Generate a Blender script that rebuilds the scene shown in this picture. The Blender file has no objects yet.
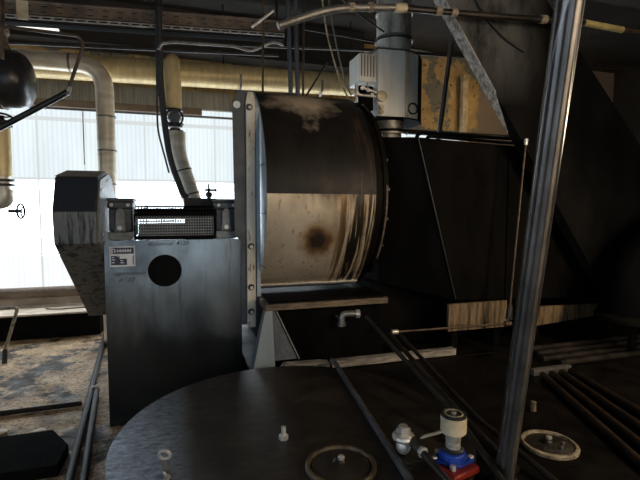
import bpy, bmesh, math, random
from mathutils import Vector, Matrix
random.seed(7)
scene = bpy.context.scene
COL = scene.collection
PI = math.pi
V = Vector

# ------------------------------------------------------------------ materials
class N:
    """small node-tree writer"""
    def __init__(s, name):
        s.m = bpy.data.materials.new(name); s.m.use_nodes = True
        s.t = s.m.node_tree; s.t.nodes.clear()
        s.out = s.n('ShaderNodeOutputMaterial')
        s.co = s.n('ShaderNodeTexCoord').outputs['Object']
    def n(s, typ, **kw):
        x = s.t.nodes.new(typ)
        for k, v in kw.items(): setattr(x, k, v)
        return x
    def l(s, a, b): s.t.links.new(a, b)
    def val(s, sock, v):
        if hasattr(v, 'default_value') or hasattr(v, 'is_output'): s.l(v, sock)
        else: sock.default_value = v
    def mapped(s, scale=(1, 1, 1), loc=(0, 0, 0), rot=(0, 0, 0)):
        x = s.n('ShaderNodeMapping'); s.l(s.co, x.inputs['Vector'])
        x.inputs['Scale'].default_value = scale; x.inputs['Location'].default_value = loc
        x.inputs['Rotation'].default_value = rot
        return x.outputs['Vector']
    def noise(s, scale=5, stretch=(1, 1, 1), detail=6, rough=.6, loc=(0, 0, 0), dist=0):
        x = s.n('ShaderNodeTexNoise'); s.l(s.mapped(stretch, loc), x.inputs['Vector'])
        x.inputs['Scale'].default_value = scale; x.inputs['Detail'].default_value = detail
        x.inputs['Roughness'].default_value = rough; x.inputs['Distortion'].default_value = dist
        return x.outputs['Fac']
    def ramp(s, fac, lo, hi, a=0., b=1.):
        x = s.n('ShaderNodeMapRange'); s.val(x.inputs['Value'], fac)
        for k, v in (('From Min', lo), ('From Max', hi), ('To Min', a), ('To Max', b)): x.inputs[k].default_value = v
        return x.outputs['Result']
    def math(s, op, a, b=0.):
        x = s.n('ShaderNodeMath', operation=op); s.val(x.inputs[0], a); s.val(x.inputs[1], b)
        return x.outputs[0]
    def mix(s, fac, a, b):
        x = s.n('ShaderNodeMix', data_type='RGBA'); s.val(x.inputs[0], fac)
        for i, c in ((6, a), (7, b)):
            if isinstance(c, tuple): x.inputs[i].default_value = (*c[:3], 1)
            else: s.l(c, x.inputs[i])
        return x.outputs[2]
    def dist(s, p, stretch=(1, 1, 1)):
        """distance of the object-space point from p, each axis stretched"""
        v = s.mapped(stretch, tuple(-a * b for a, b in zip(p, stretch)))
        x = s.n('ShaderNodeVectorMath', operation='LENGTH'); s.l(v, x.inputs[0])
        return x.outputs['Value']
    def sep(s):
        x = s.n('ShaderNodeSeparateXYZ'); s.l(s.co, x.inputs[0]); return x.outputs
    def pbr(s, col, rough=.5, metal=0., spec=.5, bump=None, bstr=.3, bdist=.01):
        p = s.n('ShaderNodeBsdfPrincipled')
        if isinstance(col, tuple): p.inputs['Base Color'].default_value = (*col[:3], 1)
        else: s.l(col, p.inputs['Base Color'])
        s.val(p.inputs['Roughness'], rough); s.val(p.inputs['Metallic'], metal)
        s.val(p.inputs['Specular IOR Level'], spec)
        if bump is not None:
            b = s.n('ShaderNodeBump'); s.l(bump, b.inputs['Height'])
            b.inputs['Strength'].default_value = bstr; b.inputs['Distance'].default_value = bdist
            s.l(b.outputs['Normal'], p.inputs['Normal'])
        s.l(p.outputs[0], s.out.inputs['Surface'])
        return s.m
    def emit(s, col, strength):
        e = s.n('ShaderNodeEmission')
        if isinstance(col, tuple): e.inputs['Color'].default_value = (*col[:3], 1)
        else: s.l(col, e.inputs['Color'])
        s.val(e.inputs['Strength'], strength)
        s.l(e.outputs[0], s.out.inputs['Surface'])
        return s.m

def mottled(name, c1, c2, rough=.5, metal=0., scale=6, stretch=(1, 1, 1), lo=.35, hi=.65, spec=.5, bstr=.25, r2=None):
    k = N(name)
    f = k.ramp(k.noise(scale, stretch), lo, hi)
    fine = k.noise(scale * 7, stretch, 4)
    rg = rough if r2 is None else k.ramp(f, 0, 1, rough, r2)
    return k.pbr(k.mix(f, c1, c2), rg, metal, spec, fine, bstr)

M = {}
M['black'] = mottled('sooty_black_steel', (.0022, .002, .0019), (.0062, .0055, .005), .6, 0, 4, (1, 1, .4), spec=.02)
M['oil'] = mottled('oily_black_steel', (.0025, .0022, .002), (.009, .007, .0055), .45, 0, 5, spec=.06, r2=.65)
M['pipe_dark'] = mottled('dark_pipe', (.014, .013, .012), (.045, .038, .032), .36, .4, 9, spec=.5)
M['pipe_black'] = mottled('dull_black_pipe', (.006, .0055, .005), (.026, .020, .016), .55, 0, 10, spec=.16)
M['pipe_stain'] = mottled('stained_black_pipe', (.006, .005, .004), (.030, .018, .011), .5, 0, 10, spec=.2)
M['tar'] = mottled('tarred_block', (.004, .004, .004), (.010, .009, .008), .95, 0, 8, spec=.02)
M['pipe_rust'] = mottled('rusty_pipe', (.028, .021, .016), (.11, .065, .038), .45, .3, 14)
M['grey_paint'] = mottled('grey_blue_paint', (.20, .235, .25), (.12, .14, .15), .34, .25, 3, (1, 1, .25), .4, .75)
M['dark_paint'] = mottled('dark_slate_paint', (.035, .042, .052), (.07, .078, .088), .42, .2, 7)
M['cast'] = mottled('cast_housing', (.09, .105, .115), (.05, .055, .06), .5, .2, 10)
M['castlight'] = mottled('pale_cast', (.25, .27, .28), (.14, .15, .155), .5, .2, 16)
M['steel'] = mottled('bright_steel', (.70, .67, .62), (.42, .39, .35), .28, .6, 14)
M['steel_dull'] = mottled('dull_steel', (.30, .29, .275), (.15, .14, .13), .42, .7, 12)
M['galv'] = mottled('galvanised', (.70, .68, .64), (.45, .43, .40), .33, .55, 22)
M['rustplate'] = mottled('rusty_plate', (.20, .14, .085), (.055, .038, .026), .55, .1, 16, (.5, 1, 3))
M['plank'] = mottled('pale_board', (.36, .32, .275), (.13, .11, .09), .8, 0, 18, (.5, 1, 3))
M['cream'] = mottled('cream_paint', (.62, .52, .36), (.36, .28, .17), .5, 0, 8)
M['wrap'] = mottled('pipe_insulation', (.82, .64, .34), (.55, .40, .19), .42, .25, 12, (1.5, .4, .4), .3, .75)
M['wrap_pale'] = mottled('pale_cladding', (.86, .78, .64), (.62, .52, .38), .36, .35, 6, (.6, .6, 2))
M['blue'] = mottled('blue_enamel', (.012, .05, .36), (.006, .02, .14), .3, 0, 14, lo=.45, hi=.8)
M['red'] = mottled('red_enamel', (.34, .026, .012), (.02, .008, .006), .35, 0, 14, lo=.45, hi=.8)
M['white_box'] = mottled('white_housing', (.74, .72, .66), (.46, .42, .36), .5, .0, 5, (1, 1, .3), .4, .8)
M['brown_paint'] = mottled('brown_soot_paint', (.16, .11, .07), (.06, .045, .035), .55, .1, 8)
M['rubber'] = mottled('black_rubber', (.012, .012, .013), (.02, .02, .02), .5, 0, 20)
M['label_white'] = mottled('label_white', (.72, .73, .74), (.6, .61, .62), .5, 0, 20)
M['label_navy'] = mottled('label_navy', (.02, .022, .05), (.03, .032, .065), .5, 0, 20)
M['ink'] = mottled('marker_ink', (.03, .03, .035), (.06, .06, .06), .7, 0, 40)
M['void'] = mottled('hole_dark', (.004, .004, .004), (.006, .006, .006), .9, 0, 4, spec=.1)
M['wire'] = mottled('grey_green_wire', (.12, .14, .12), (.07, .08, .07), .5, 0, 20)
M['concrete_dark'] = mottled('sooty_concrete', (.040, .033, .027), (.018, .015, .012), .85, 0, 2.2, lo=.3, hi=.7, bstr=.4)
M['concrete_pale'] = mottled('dusty_concrete', (.72, .60, .46), (.42, .33, .24), .85, 0, 5, (.6, 1, 1), bstr=.5)
M['lintel_grey'] = mottled('corrugated_grey', (.42, .40, .36), (.24, .22, .19), .6, .1, 20, (3, 1, .1))
M['lintel_brown'] = mottled('brown_beam', (.26, .19, .14), (.15, .11, .08), .7, 0, 6)
M['yellow_tape'] = mottled('yellow_wrap', (.52, .42, .16), (.30, .24, .10), .55, 0, 16)

# glazing panes: daylight coming through corrugated translucent sheet
def glaze(name, col, strength, grime=.12):
    k = N(name)
    w = k.n('ShaderNodeTexWave', wave_type='BANDS', bands_direction='X')
    k.l(k.mapped((1, 0, 0)), w.inputs['Vector']); w.inputs['Scale'].default_value = 5.2
    w.inputs['Distortion'].default_value = 0
    a = k.ramp(w.outputs['Fac'], 0, .35, 1 - grime, 1)
    b = k.ramp(k.noise(1.3, (2, 1, .5)), .3, .6, 1 - grime * 1.4, 1)
    return k.emit(col, k.math('MULTIPLY', k.math('MULTIPLY', a, b), strength))
GL = 8.0
M['pane_high'] = glaze('daylit_sheet_upper', (.80, .89, .93), 1.12, .10)
M['pane_low'] = glaze('daylit_sheet_lower', (.80, .91, 1.0), GL, .05)
M['pane_sill'] = glaze('daylit_sheet_sill', (.93, .97, 1.0), 1.1, .08)
M['pane_cool'] = glaze('cool_fill_pane', (.70, .85, 1.0), 3.6, .05)  # glowing pane of the added left window
M['pane_door'] = glaze('door_fill_pane', (.70, .85, 1.0), 1.6, .05)  # glowing pane of the added rear door
M['pane_warm'] = glaze('warm_fill_pane', (1.0, .80, .56), 8.0, .05)  # glowing pane of the added rear window, warm fill
M['bar_glow'] = glaze('glowing_bars', (.90, .95, .95), .80, .03)  # glow given to girts and mullions so they stay pale against the glazing
M['tube_light'] = N('lit_tube').emit((1, .97, .9), 1.5)
M['bulb'] = N('lit_bulb').emit((1, .78, .5), 20)

# back wall: ochre plaster with grey repair patches and soot
k = N('ochre_plaster')
p = k.ramp(k.noise(1.6, (1, 1, 1), 5, .6, (3, 0, 1)), .54, .57)
c = k.mix(k.ramp(k.noise(5), .35, .7), (.58, .40, .18), (.38, .25, .11))
c = k.mix(p, c, (.20, .19, .16))
c = k.mix(k.ramp(k.noise(14, (1, 1, 1), 5), .60, .66), c, (.10, .07, .045))
c = k.mix(k.ramp(k.math('ADD', k.sep()['X'], k.math('MULTIPLY', k.noise(3), .3)), 5.28, 5.36), c, (.24, .19, .15))
M['plaster'] = k.pbr(c, .85, 0, .3, k.noise(20), .4)

# floor: dusty lit concrete with oil spills
k = N('dirty_floor')
c = k.mix(k.ramp(k.noise(3.5, (1, 1, 1), 8, .7), .38, .62), (.64, .43, .24), (.26, .16, .085))
c = k.mix(k.ramp(k.noise(32, (1, 1.6, 1), 8, .75, (2, 1, 0), .4), .50, .60), c, (.03, .022, .016))
c = k.mix(k.ramp(k.noise(2.1, (1, 1, 1), 6, .7, (5, 3, 0)), .48, .56), c, (.035, .026, .018))
M['floor'] = k.pbr(c, k.ramp(k.noise(6), .35, .65, .45, .85), 0, .25, k.noise(22, (1, 1, 1), 8, .7), .7, .02)

# round tank lid
k = N('oily_tank_lid')
f = k.math('ADD', k.math('MULTIPLY', k.noise(3, (1, 1.3, 1), 8, .7), .6), k.math('MULTIPLY', k.noise(12, (1, 3, 1), 8, .75), .4))
c = k.mix(k.ramp(f, .42, .62), (.006, .005, .004), (.034, .026, .019))
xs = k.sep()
sheen = k.ramp(k.math('ADD', xs['X'], k.math('MULTIPLY', k.math('SUBTRACT', k.noise(4), .5), .10)), -.52, -.66)
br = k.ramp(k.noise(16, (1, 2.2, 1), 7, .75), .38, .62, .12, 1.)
sheen = k.math('MULTIPLY', sheen, br)
c = k.mix(sheen, c, (.33, .39, .48))  # bluish reflection painted into the colour on the lid's left side
M['lid'] = k.pbr(c, k.ramp(k.noise(9, (1, 2.5, 1), 6, .7), .35, .65,   .32, .5), sheen, .5, k.noise(34, (1, 2, 1), 7, .75), .6, .01)

# pedestal sheet: grey paint with grime runs from the upper edge, painted shade lower down (object origin on floor)
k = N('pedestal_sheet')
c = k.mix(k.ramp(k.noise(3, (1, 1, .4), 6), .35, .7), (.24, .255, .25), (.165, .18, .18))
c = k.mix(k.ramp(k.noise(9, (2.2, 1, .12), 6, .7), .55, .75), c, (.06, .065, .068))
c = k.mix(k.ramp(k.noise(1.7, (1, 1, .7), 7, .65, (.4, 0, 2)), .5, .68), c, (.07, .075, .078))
low_shade = k.math('ADD', k.ramp(k.sep()['Z'], 1.25, .55), k.math('MULTIPLY', k.math('SUBTRACT', k.noise(4, (1.2, 1, .35), 7, .65, (1, 0, 0)), .5), 1.3))
c = k.mix(k.ramp(low_shade, .40, .95), c, (.055, .058, .06))  # darker toward the floor: grime mixed with painted shade
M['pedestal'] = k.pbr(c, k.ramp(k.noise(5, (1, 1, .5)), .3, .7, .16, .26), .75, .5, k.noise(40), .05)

# belt guard: slate paint with black drips
k = N('guard_sheet')
c = k.mix(k.ramp(k.noise(4), .35, .7), (.15, .15, .14), (.10, .105, .10))
c = k.mix(k.ramp(k.noise(7, (3, 3, .12), 5, .65), .50, .60), c, (.018, .019, .02))
zz_ = k.sep()['Z']
c = k.mix(k.ramp(zz_, 1.632, 1.640), c, (.020, .024, .032))
M['guard'] = k.pbr(c, .42, .2, .5, k.noise(30), .1)

# fan casing sheets; the casing's origin is FAN, stains are placed from there
FAN = V((1.0, 4.2, .42))
k = N('casing_sheet_sooted')
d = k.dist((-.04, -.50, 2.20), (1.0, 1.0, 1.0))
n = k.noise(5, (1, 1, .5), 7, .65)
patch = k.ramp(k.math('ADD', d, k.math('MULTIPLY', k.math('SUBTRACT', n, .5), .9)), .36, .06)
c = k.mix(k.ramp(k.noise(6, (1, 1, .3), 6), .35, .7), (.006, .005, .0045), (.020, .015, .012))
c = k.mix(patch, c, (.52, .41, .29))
xs = k.sep()
rim = k.math('MULTIPLY', k.ramp(k.noise(9, (3, .5, .15), 5, .7, (1, 0, 0)), .52, .66), k.ramp(xs['X'], .28, .36))
c = k.mix(k.math('MULTIPLY', rim, .8), c, (.10, .055, .03))
M['sooted'] = k.pbr(c, k.ramp(k.noise(7), .3, .7, .42, .6), .1, .3, k.noise(26), .12)

k = N('casing_sheet_bare')
d = k.dist((.015, -.87, .985), (1, .3, 1.05))
wob = k.math('MULTIPLY', k.math('SUBTRACT', k.noise(11, (1, 1, 1), 5), .5), .12)
dd = k.math('ADD', d, wob)
c = k.mix(k.ramp(k.noise(3.2, (1, 1, .8), 6), .3, .7), (.62, .54, .42), (.42, .34, .24))
c = k.mix(k.ramp(k.noise(24, (1, 1, .4), 5), .58, .70), c, (.22, .16, .10))
xs = k.sep()
# dark soot along the top right, fading into bare sheet
top = k.math('ADD', k.ramp(xs['Z'], 1.10, 1.34), k.math('MULTIPLY', k.math('SUBTRACT', k.noise(5, (1.5, 1, .5), 6), .5), 1.1))
c = k.mix(k.math('MULTIPLY', k.ramp(top, .5, 1.1), k.ramp(xs['X'], -.42, .0)), c, (.05, .035, .024))
c = k.mix(k.ramp(dd, .19, .09), c, (.30, .16, .06))
c = k.mix(k.ramp(dd, .135, .05), c, (.035, .025, .02))
# oil runs near the right-hand rim
run = k.noise(7, (3.2, .25, .12), 6, .6, (.3, 0, 0), .6)
c = k.mix(k.math('MULTIPLY', k.ramp(run, .44, .52), k.ramp(xs['X'], .10, .20)), c, (.20, .12, .05))
c = k.mix(k.math('MULTIPLY', k.ramp(run, .50, .545), k.ramp(xs['X'], .16, .28)), c, (.012, .010, .008))
M['bare'] = k.pbr(c, k.ramp(k.noise(8, (1, 1, .4)), .3, .7, .34, .5), .4, .5, k.noise(30), .06)

k = N('casing_side')
c = k.mix(k.ramp(k.noise(4), .35, .7), (.34, .40, .44), (.18, .21, .23))
M['side'] = k.pbr(c, .4, .2, .5)
k = N('stained_strip')
c = k.mix(k.ramp(k.noise(8, (1, 1, .4), 6), .40, .7), (.60, .56, .48), (.34, .29, .22))
c = k.mix(k.ramp(k.noise(17, (2, 1, .5), 5), .60, .68), c, (.14, .07, .03))
M['strip'] = k.pbr(c, .5, .1, .5, k.noise(30), .1)
k = N('streaked_panel')
c = k.mix(k.ramp(k.noise(9, (3, 3, .25), 6, .7), .42, .62), (.22, .145, .075), (.022, .017, .013))
M['panel'] = k.pbr(c, .55, .1, .4)
# chute front with grey dust on the upper left
k = N('chute_sheet')
c = k.mix(k.ramp(k.noise(3, (1, 1, .6), 7, .65), .42, .68), (.003, .0028, .0027), (.008, .0076, .0072))
xs = k.sep()
up = k.math('MULTIPLY', k.ramp(xs['X'], .05, -.45), k.ramp(xs['Z'], 1.0, 1.5))
c = k.mix(k.math('MULTIPLY', up, k.ramp(k.noise(5, (1, 1, .5), 7), .3, .6)), c, (.12, .117, .112))
M['chute'] = k.pbr(c,   .55, 0, .04, k.noise(20), .1)
k = N('dusted_edge')
c = k.mix(k.ramp(k.noise(16, (2, 2, .35), 7, .7), .40, .62), (.62, .61, .58), (.16, .155, .15))
M['dusted'] = k.pbr(c, .5, .2, .5)
# metal tube with blotches
k = N('flue_tube')
c = k.mix(k.ramp(k.noise(6, (1, 1, .35), 6), .42, .6), (.78, .75, .68), (.30, .25, .19))
M['flue'] = k.pbr(c, .30, .35, .5)

# ------------------------------------------------------------------ geometry helpers
class MB:
    def __init__(s): s.b = bmesh.new()
    def _face(s, vs):
        try: return s.b.faces.new(vs)
        except ValueError: return None
    def box(s, lo, hi, rot=None):
        x0, y0, z0 = lo; x1, y1, z1 = hi
        ps = [V(p) for p in ((x0,y0,z0),(x1,y0,z0),(x1,y1,z0),(x0,y1,z0),(x0,y0,z1),(x1,y0,z1),(x1,y1,z1),(x0,y1,z1))]
        if rot:
            c = (V(lo) + V(hi)) / 2
            ps = [c + rot @ (p - c) for p in ps]
        v = [s.b.verts.new(p) for p in ps]
        for f in ((3,2,1,0),(4,5,6,7),(0,1,5,4),(1,2,6,5),(2,3,7,6),(3,0,4,7)): s._face([v[i] for i in f])
        return s
    def prism(s, poly, axis, a, b, poly2=None):
        """poly in the two other axes (cyclic order yz / xz / xy), extruded a..b along axis"""
        def P(q, t):
            return V((t, q[0], q[1])) if axis == 'x' else V((q[0], t, q[1])) if axis == 'y' else V((q[0], q[1], t))
        A = [s.b.verts.new(P(q, a)) for q in poly]; B = [s.b.verts.new(P(q, b)) for q in (poly2 or poly)]
        n = len(poly)
        s._face(A); s._face(B[::-1])
        for i in range(n): s._face([A[i], A[(i+1) % n], B[(i+1) % n], B[i]])
        return s
    def loft(s, A, B):
        a = [s.b.verts.new(V(p)) for p in A]; b = [s.b.verts.new(V(p)) for p in B]; n = len(a)
        s._face(a); s._face(b[::-1])
        for i in range(n): s._face([a[i], a[(i+1) % n], b[(i+1) % n], b[i]])
        return s
    def lathe(s, o, d, prof, n=28, closed=False):
        """prof = [(distance along d, radius)]"""
        o = V(o); d = V(d).normalized()
        u = d.orthogonal().normalized(); w = d.cross(u)
        rings = []
        for t, r in prof:
            if r < 1e-6: rings.append([s.b.verts.new(o + d * t)])
            else: rings.append([s.b.verts.new(o + d*t + (u*math.cos(2*PI*i/n) + w*math.sin(2*PI*i/n)) * r) for i in range(n)])
        def join(R, S):
            if len(R) == 1 and len(S) == 1: return
            for i in range(n):
                j = (i+1) % n
                if len(R) == 1: s._face([R[0], S[j], S[i]])
                elif len(S) == 1: s._face([R[i], R[j], S[0]])
                else: s._face([R[i], R[j], S[j], S[i]])
        for R, S in zip(rings, rings[1:]): join(R, S)
        if closed: join(rings[-1], rings[0])
        else:
            if len(rings[0]) > 1: s._face(rings[0][::-1])
            if len(rings[-1]) > 1: s._face(rings[-1])
        return s
    def cyl(s, p0, p1, r, r1=None, n=20):
        p0 = V(p0); p1 = V(p1); L = (p1 - p0).length
        return s.lathe(p0, p1 - p0, [(0, r), (L, r if r1 is None else r1)], n)
    def tube(s, path, r, n=12, bend=None, seg=6):
        P = [V(p) for p in path]
        if bend is None: bend = r * 3
        pts = [P[0]]
        for i in range(1, len(P) - 1):
            a, c, b = P[i-1], P[i], P[i+1]
            da, db = (a - c), (b - c)
            q = min(bend, da.length * .48, db.length * .48)
            s0 = c + da.normalized() * q; s1 = c + db.normalized() * q
            for kk in range(seg + 1):
                t = kk / seg
                pts.append((1-t)**2 * s0 + 2*t*(1-t) * c + t*t * s1)
        pts.append(P[-1])
        T = [(pts[min(i+1, len(pts)-1)] - pts[max(i-1, 0)]).normalized() for i in range(len(pts))]
        u = T[0].orthogonal().normalized(); rings = []
        for p_, t in zip(pts, T):
            u = (u - t * u.dot(t)).normalized(); w = t.cross(u)
            rings.append([s.b.verts.new(p_ + (u*math.cos(2*PI*i/n) + w*math.sin(2*PI*i/n)) * r) for i in range(n)])
        for R, S in zip(rings, rings[1:]):
            for i in range(n): s._face([R[i], R[(i+1) % n], S[(i+1) % n], S[i]])
        s._face(rings[0][::-1]); s._face(rings[-1])
        return s
    def torus(s, o, d, R, r, n=28, m=10):
        return s.lathe(o, d, [(r*math.sin(2*PI*i/m), R + r*math.cos(2*PI*i/m)) for i in range(m)], n, True)
    def ball(s, o, r, n=16, sq=1.):
        return s.lathe(V(o) - V((0, 0, r*sq)), (0, 0, 1), [(r*sq*(1 - math.cos(PI*i/10)), r*math.sin(PI*i/10)) for i in range(11)], n)
    def hexnut(s, o, d, r, h): return s.lathe(o, d, [(0, r), (h*.85, r), (h, r*.85)], 6)
    def build(s, name, mat, parent=None, base=None, bevel=0, angle=35, smooth=True):
        """one mesh object; base = world point of its origin (a part takes its thing's)"""
        o0 = V(parent['_o']) if parent is not None else V(base) if base is not None else V((0, 0, 0))
        bmesh.ops.translate(s.b, verts=s.b.verts, vec=-o0)
        bmesh.ops.recalc_face_normals(s.b, faces=s.b.faces)
        me = bpy.data.meshes.new(name); s.b.to_mesh(me); s.b.free()
        me.materials.append(M[mat] if isinstance(mat, str) else mat)
        if smooth:
            me.shade_smooth(); me.set_sharp_from_angle(angle=math.radians(angle))
        o = bpy.data.objects.new(name, me); COL.objects.link(o)
        if parent is not None: o.parent = parent
        else: o.location = o0
        o['_o'] = tuple(o0)
        if bevel:
            b = o.modifiers.new('edge', 'BEVEL'); b.width = bevel; b.segments = 2
            b.limit_method = 'ANGLE'; b.angle_limit = math.radians(40)
        return o

def tag(o, label, cat, group=None, kind=None):
    o['label'] = label; o['category'] = cat
    if group: o['group'] = group
    if kind: o['kind'] = kind
    return o
def thing(name, loc, label, cat, group=None):
    o = bpy.data.objects.new(name, None); COL.objects.link(o)
    o.location = loc; o['_o'] = tuple(loc); o.empty_display_size = .1
    return tag(o, label, cat, group)
def struct(name, mb, mat, parent=None, label=None, cat=None, **kw):
    o = mb.build(name, mat, parent, **kw)
    if parent is None:
        o['kind'] = 'structure'
        tag(o, label, cat)
    return o
def copy_thing(o, loc, label, group=None):
    """a thing together with copies of its parts and sub-parts"""
    def rec(src, par):
        c = src.copy(); COL.objects.link(c)
        if par is not None: c.parent = par
        for ch in src.children: rec(ch, c)
        return c
    r = rec(o, None); r.location = loc; r['label'] = label; r['_o'] = tuple(loc)
    if group: r['group'] = group
    return r
def sheet_of_holes(mb, o, u, w, nu, nw, fu, fw, th, nrm):
    """perforated plate: nu x nw openings of fraction fu, fw in the rectangle o + u + w, th thick along nrm"""
    o, u, w, nrm = V(o), V(u), V(w), V(nrm)
    du, dw = u / nu, w / nw
    def slab(p, a, c):
        q = [p, p + a, p + a + c, p + c]
        mb.loft(q, [x + nrm * th for x in q])
    for j in range(nw + 1):                       # bars along u
        h = dw * (1 - fw)
        p_ = o + dw * j - h * .5 if 0 < j < nw else (o if j == 0 else o + w - h * .5)
        slab(p_, u, h if 0 < j < nw else h * .5)
    for i in range(nu + 1):                       # bars along w
        h = du * (1 - fu)
        p_ = o + du * i - h * .5 if 0 < i < nu else (o if i == 0 else o + u - h * .5)
        slab(p_ - nrm * th * .2, h if 0 < i < nu else h * .5, w)

# ------------------------------------------------------------------ camera
cam = bpy.data.cameras.new('camera'); co = bpy.data.objects.new('camera', cam); COL.objects.link(co)
cam.sensor_width = 36; cam.lens = 443 / 640 * 36; cam.clip_start = .05
co.location = (0, 0, 1.65); co.rotation_euler = (math.radians(90 - 3.87), 0, math.radians(-17))
scene.camera = co

# ------------------------------------------------------------------ the room
X0, X1, Y0, Y1, ZC = -4.8, 8.4, -2.6, 7.05, 4.42
struct('floor', MB().box((X0, Y0, -.1), (X1, Y1 + .3, 0)), 'floor', None, 'dirty brown concrete floor littered with dust and oil', 'floor')
struct('ceiling', MB().box((X0 - .2, Y0 - .2, ZC), (X1 + .2, Y1 + .3, ZC + .2)), 'concrete_dark', None, 'dark sooty concrete ceiling', 'ceiling')
wb = MB().box((X0, Y1, 3.42), (X1, Y1 + .2, ZC)).box((X0, Y1, 0), (X1, Y1 + .2, .45)).box((5.0, Y1, .45), (X1, Y1 + .2, 3.42)).box((.9, Y1, 3.08), (5.0, Y1 + .2, 3.42))
wb.box((X0, Y1, 3.17), (.9, Y1 + .2, 3.42))
struct('wall_back', wb, 'plaster', None, 'ochre plastered wall above and beside the glazing', 'wall')
struct('wall_right', MB().box((X1, Y0, 0), (X1 + .2, Y1, ZC)), 'concrete_dark', None, 'dark concrete side wall on the right', 'wall')
wl = MB().box((X0 - .2, Y0, 0), (X0, Y1, 1.2)).box((X0 - .2, Y0, 3.6), (X0, Y1, ZC)).box((X0 - .2, Y0, 1.2), (X0, -2.2, 3.6)).box((X0 - .2, 1.6, 1.2), (X0, Y1, 3.6))
struct('wall_left', wl, 'concrete_dark', None, 'dark concrete side wall with an added window on the left', 'wall')
wr = MB().box((X0, Y0 - .2, 0), (-2.3, Y0, ZC)).box((-2.3, Y0 - .2, 2.3), (1.0, Y0, ZC)).box((1.0, Y0 - .2, 0), (1.8, Y0, ZC)).box((1.8, Y0 - .2, 0), (4.6, Y0, 1.5)).box((1.8, Y0 - .2, 3.6), (4.6, Y0, ZC)).box((4.6, Y0 - .2, 0), (X1, Y0, ZC))
struct('wall_rear', wr, 'concrete_dark', None, 'dark concrete wall behind the viewer', 'wall')

w = struct('window_1', MB().box((X0, Y1 + .02, .45), (5.0, Y1 + .05, .50)).box((X0, Y1 + .02, 3.05), (5.0, Y1 + .05, 3.08)), 'castlight', None, 'bright translucent corrugated glazing across the back wall', 'window')
struct('window_pane', MB().box((X0, Y1 + .09, 2.1), (5.0, Y1 + .11, 3.18)), 'pane_high', w)
struct('window_pane', MB().box((X0, Y1 + .09, 1.0), (5.0, Y1 + .11, 2.1)), 'pane_low', w)
struct('window_pane', MB().box((X0, Y1 + .09, .45), (5.0, Y1 + .11, 1.0)), 'pane_sill', w)
M['frame_pale'] = mottled('pale_frame', (.75, .76, .74), (.6, .6, .58), .6, 0, 5)
for zz, h in ((2.90, .05), (2.07, .035), (1.02, .02)):
    struct('girt', MB().box((X0, Y1 + .06, zz), (5.0, Y1 + .085, zz + h)), 'bar_glow', w)
struct('mullion', MB().box((-1.36, Y1 + .055, 2.3), (-1.345, Y1 + .06, 3.05)), 'frame_pale', w)
for xx, ww in ((-1.95, .02), (-1.36, .018), (-.55, .02), (.46, .02), (1.6, .03), (3.0, .03), (4.4, .03)):
    struct('mullion', MB().box((xx, Y1 + .06, .5), (xx + ww, Y1 + .085, 3.05)), 'bar_glow', w)
p1 = struct('trim_1', MB().box((X0, 6.40, 0), (-1.10, Y1 - .002, .305)), 'oil', None, 'long plinth, its shaded front coloured black, with a pale concrete top along the glazing', 'plinth')  # front coloured black to stand for its backlit shade
struct('top_slab', MB().box((X0, 6.36, .306), (-1.08, Y1 - .002, .33)), 'concrete_pale', p1, bevel=.006)
struct('trim_2', MB().box((X0, Y1 - .06, .334), (5.0, Y1 - .004, .44)), 'concrete_pale', None, 'low concrete kerb under the glazing', 'trim')
struct('trim_3', MB().box((X0, Y1 - .045, 3.16), (.72, Y1 - .004, 3.42)), 'lintel_grey', None, 'grey corrugated lintel band above the glazing', 'trim')
struct('trim_4', MB().box((X0, Y1 - .14, 3.06), (.28, Y1 - .05, 3.155)), 'lintel_brown', None, 'brown beam across the head of the glazing', 'beam')
struct('trim_5', MB().box((X0, 6.62, 3.86), (2.75, 6.96, ZC - .002)), 'concrete_dark', None, 'dark concrete ceiling beam in front of the back wall', 'beam')
struct('trim_6', MB().box((3.0, 3.9, 4.1), (X1, 4.2, ZC - .002)), 'concrete_dark', None, 'dark concrete ceiling beam above the duct', 'beam')
# unseen window added in the left wall for cool light from the side
w2 = struct('added_window_2', MB().box((X0 - .12, -2.2, 1.2), (X0 - .02, 1.6, 1.26)).box((X0 - .12, -2.2, 3.54), (X0 - .02, 1.6, 3.6)).box((X0 - .12, -.53, 1.26), (X0 - .06, -.47, 3.54)), 'castlight', None, 'tall unseen side window added to give cool light', 'window')
struct('window_pane', MB().box((X0 - .16, -2.2, 1.2), (X0 - .13, 1.6, 3.6)), 'pane_cool', w2)

# unseen glazed double door and window added behind the viewer for fill light
d1 = struct('added_door_1', MB().box((-2.3, Y0 - .12, 0), (-2.22, Y0 - .04, 2.3)).box((.92, Y0 - .12, 0), (1.0, Y0 - .04, 2.3)).box((-2.22, Y0 - .12, 2.22), (.92, Y0 - .04, 2.3)).box((-.69, Y0 - .12, 0), (-.61, Y0 - .04, 2.22)), 'castlight', None, 'wide unseen glazed double door added to give cool light', 'door')
struct('door_panel', MB().box((-2.22, Y0 - .11, .01), (-.69, Y0 - .07, .25)).box((-.61, Y0 - .11, .01), (.92, Y0 - .07, .25)), 'dark_paint', d1)
struct('door_pane', MB().box((-2.22, Y0 - .1, .25), (-.69, Y0 - .08, 2.22)), 'pane_door', d1)
struct('door_pane', MB().box((-.61, Y0 - .1, .25), (.92, Y0 - .08, 2.22)), 'pane_door', d1)
w3 = struct('added_window_3', MB().box((1.8, Y0 - .12, 1.5), (4.6, Y0 - .04, 1.56)).box((1.8, Y0 - .12, 3.54), (4.6, Y0 - .04, 3.6)).box((3.17, Y0 - .12, 1.56), (3.23, Y0 - .04, 3.54)), 'castlight', None, 'unseen window added behind the viewer to give warm light', 'window')
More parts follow.
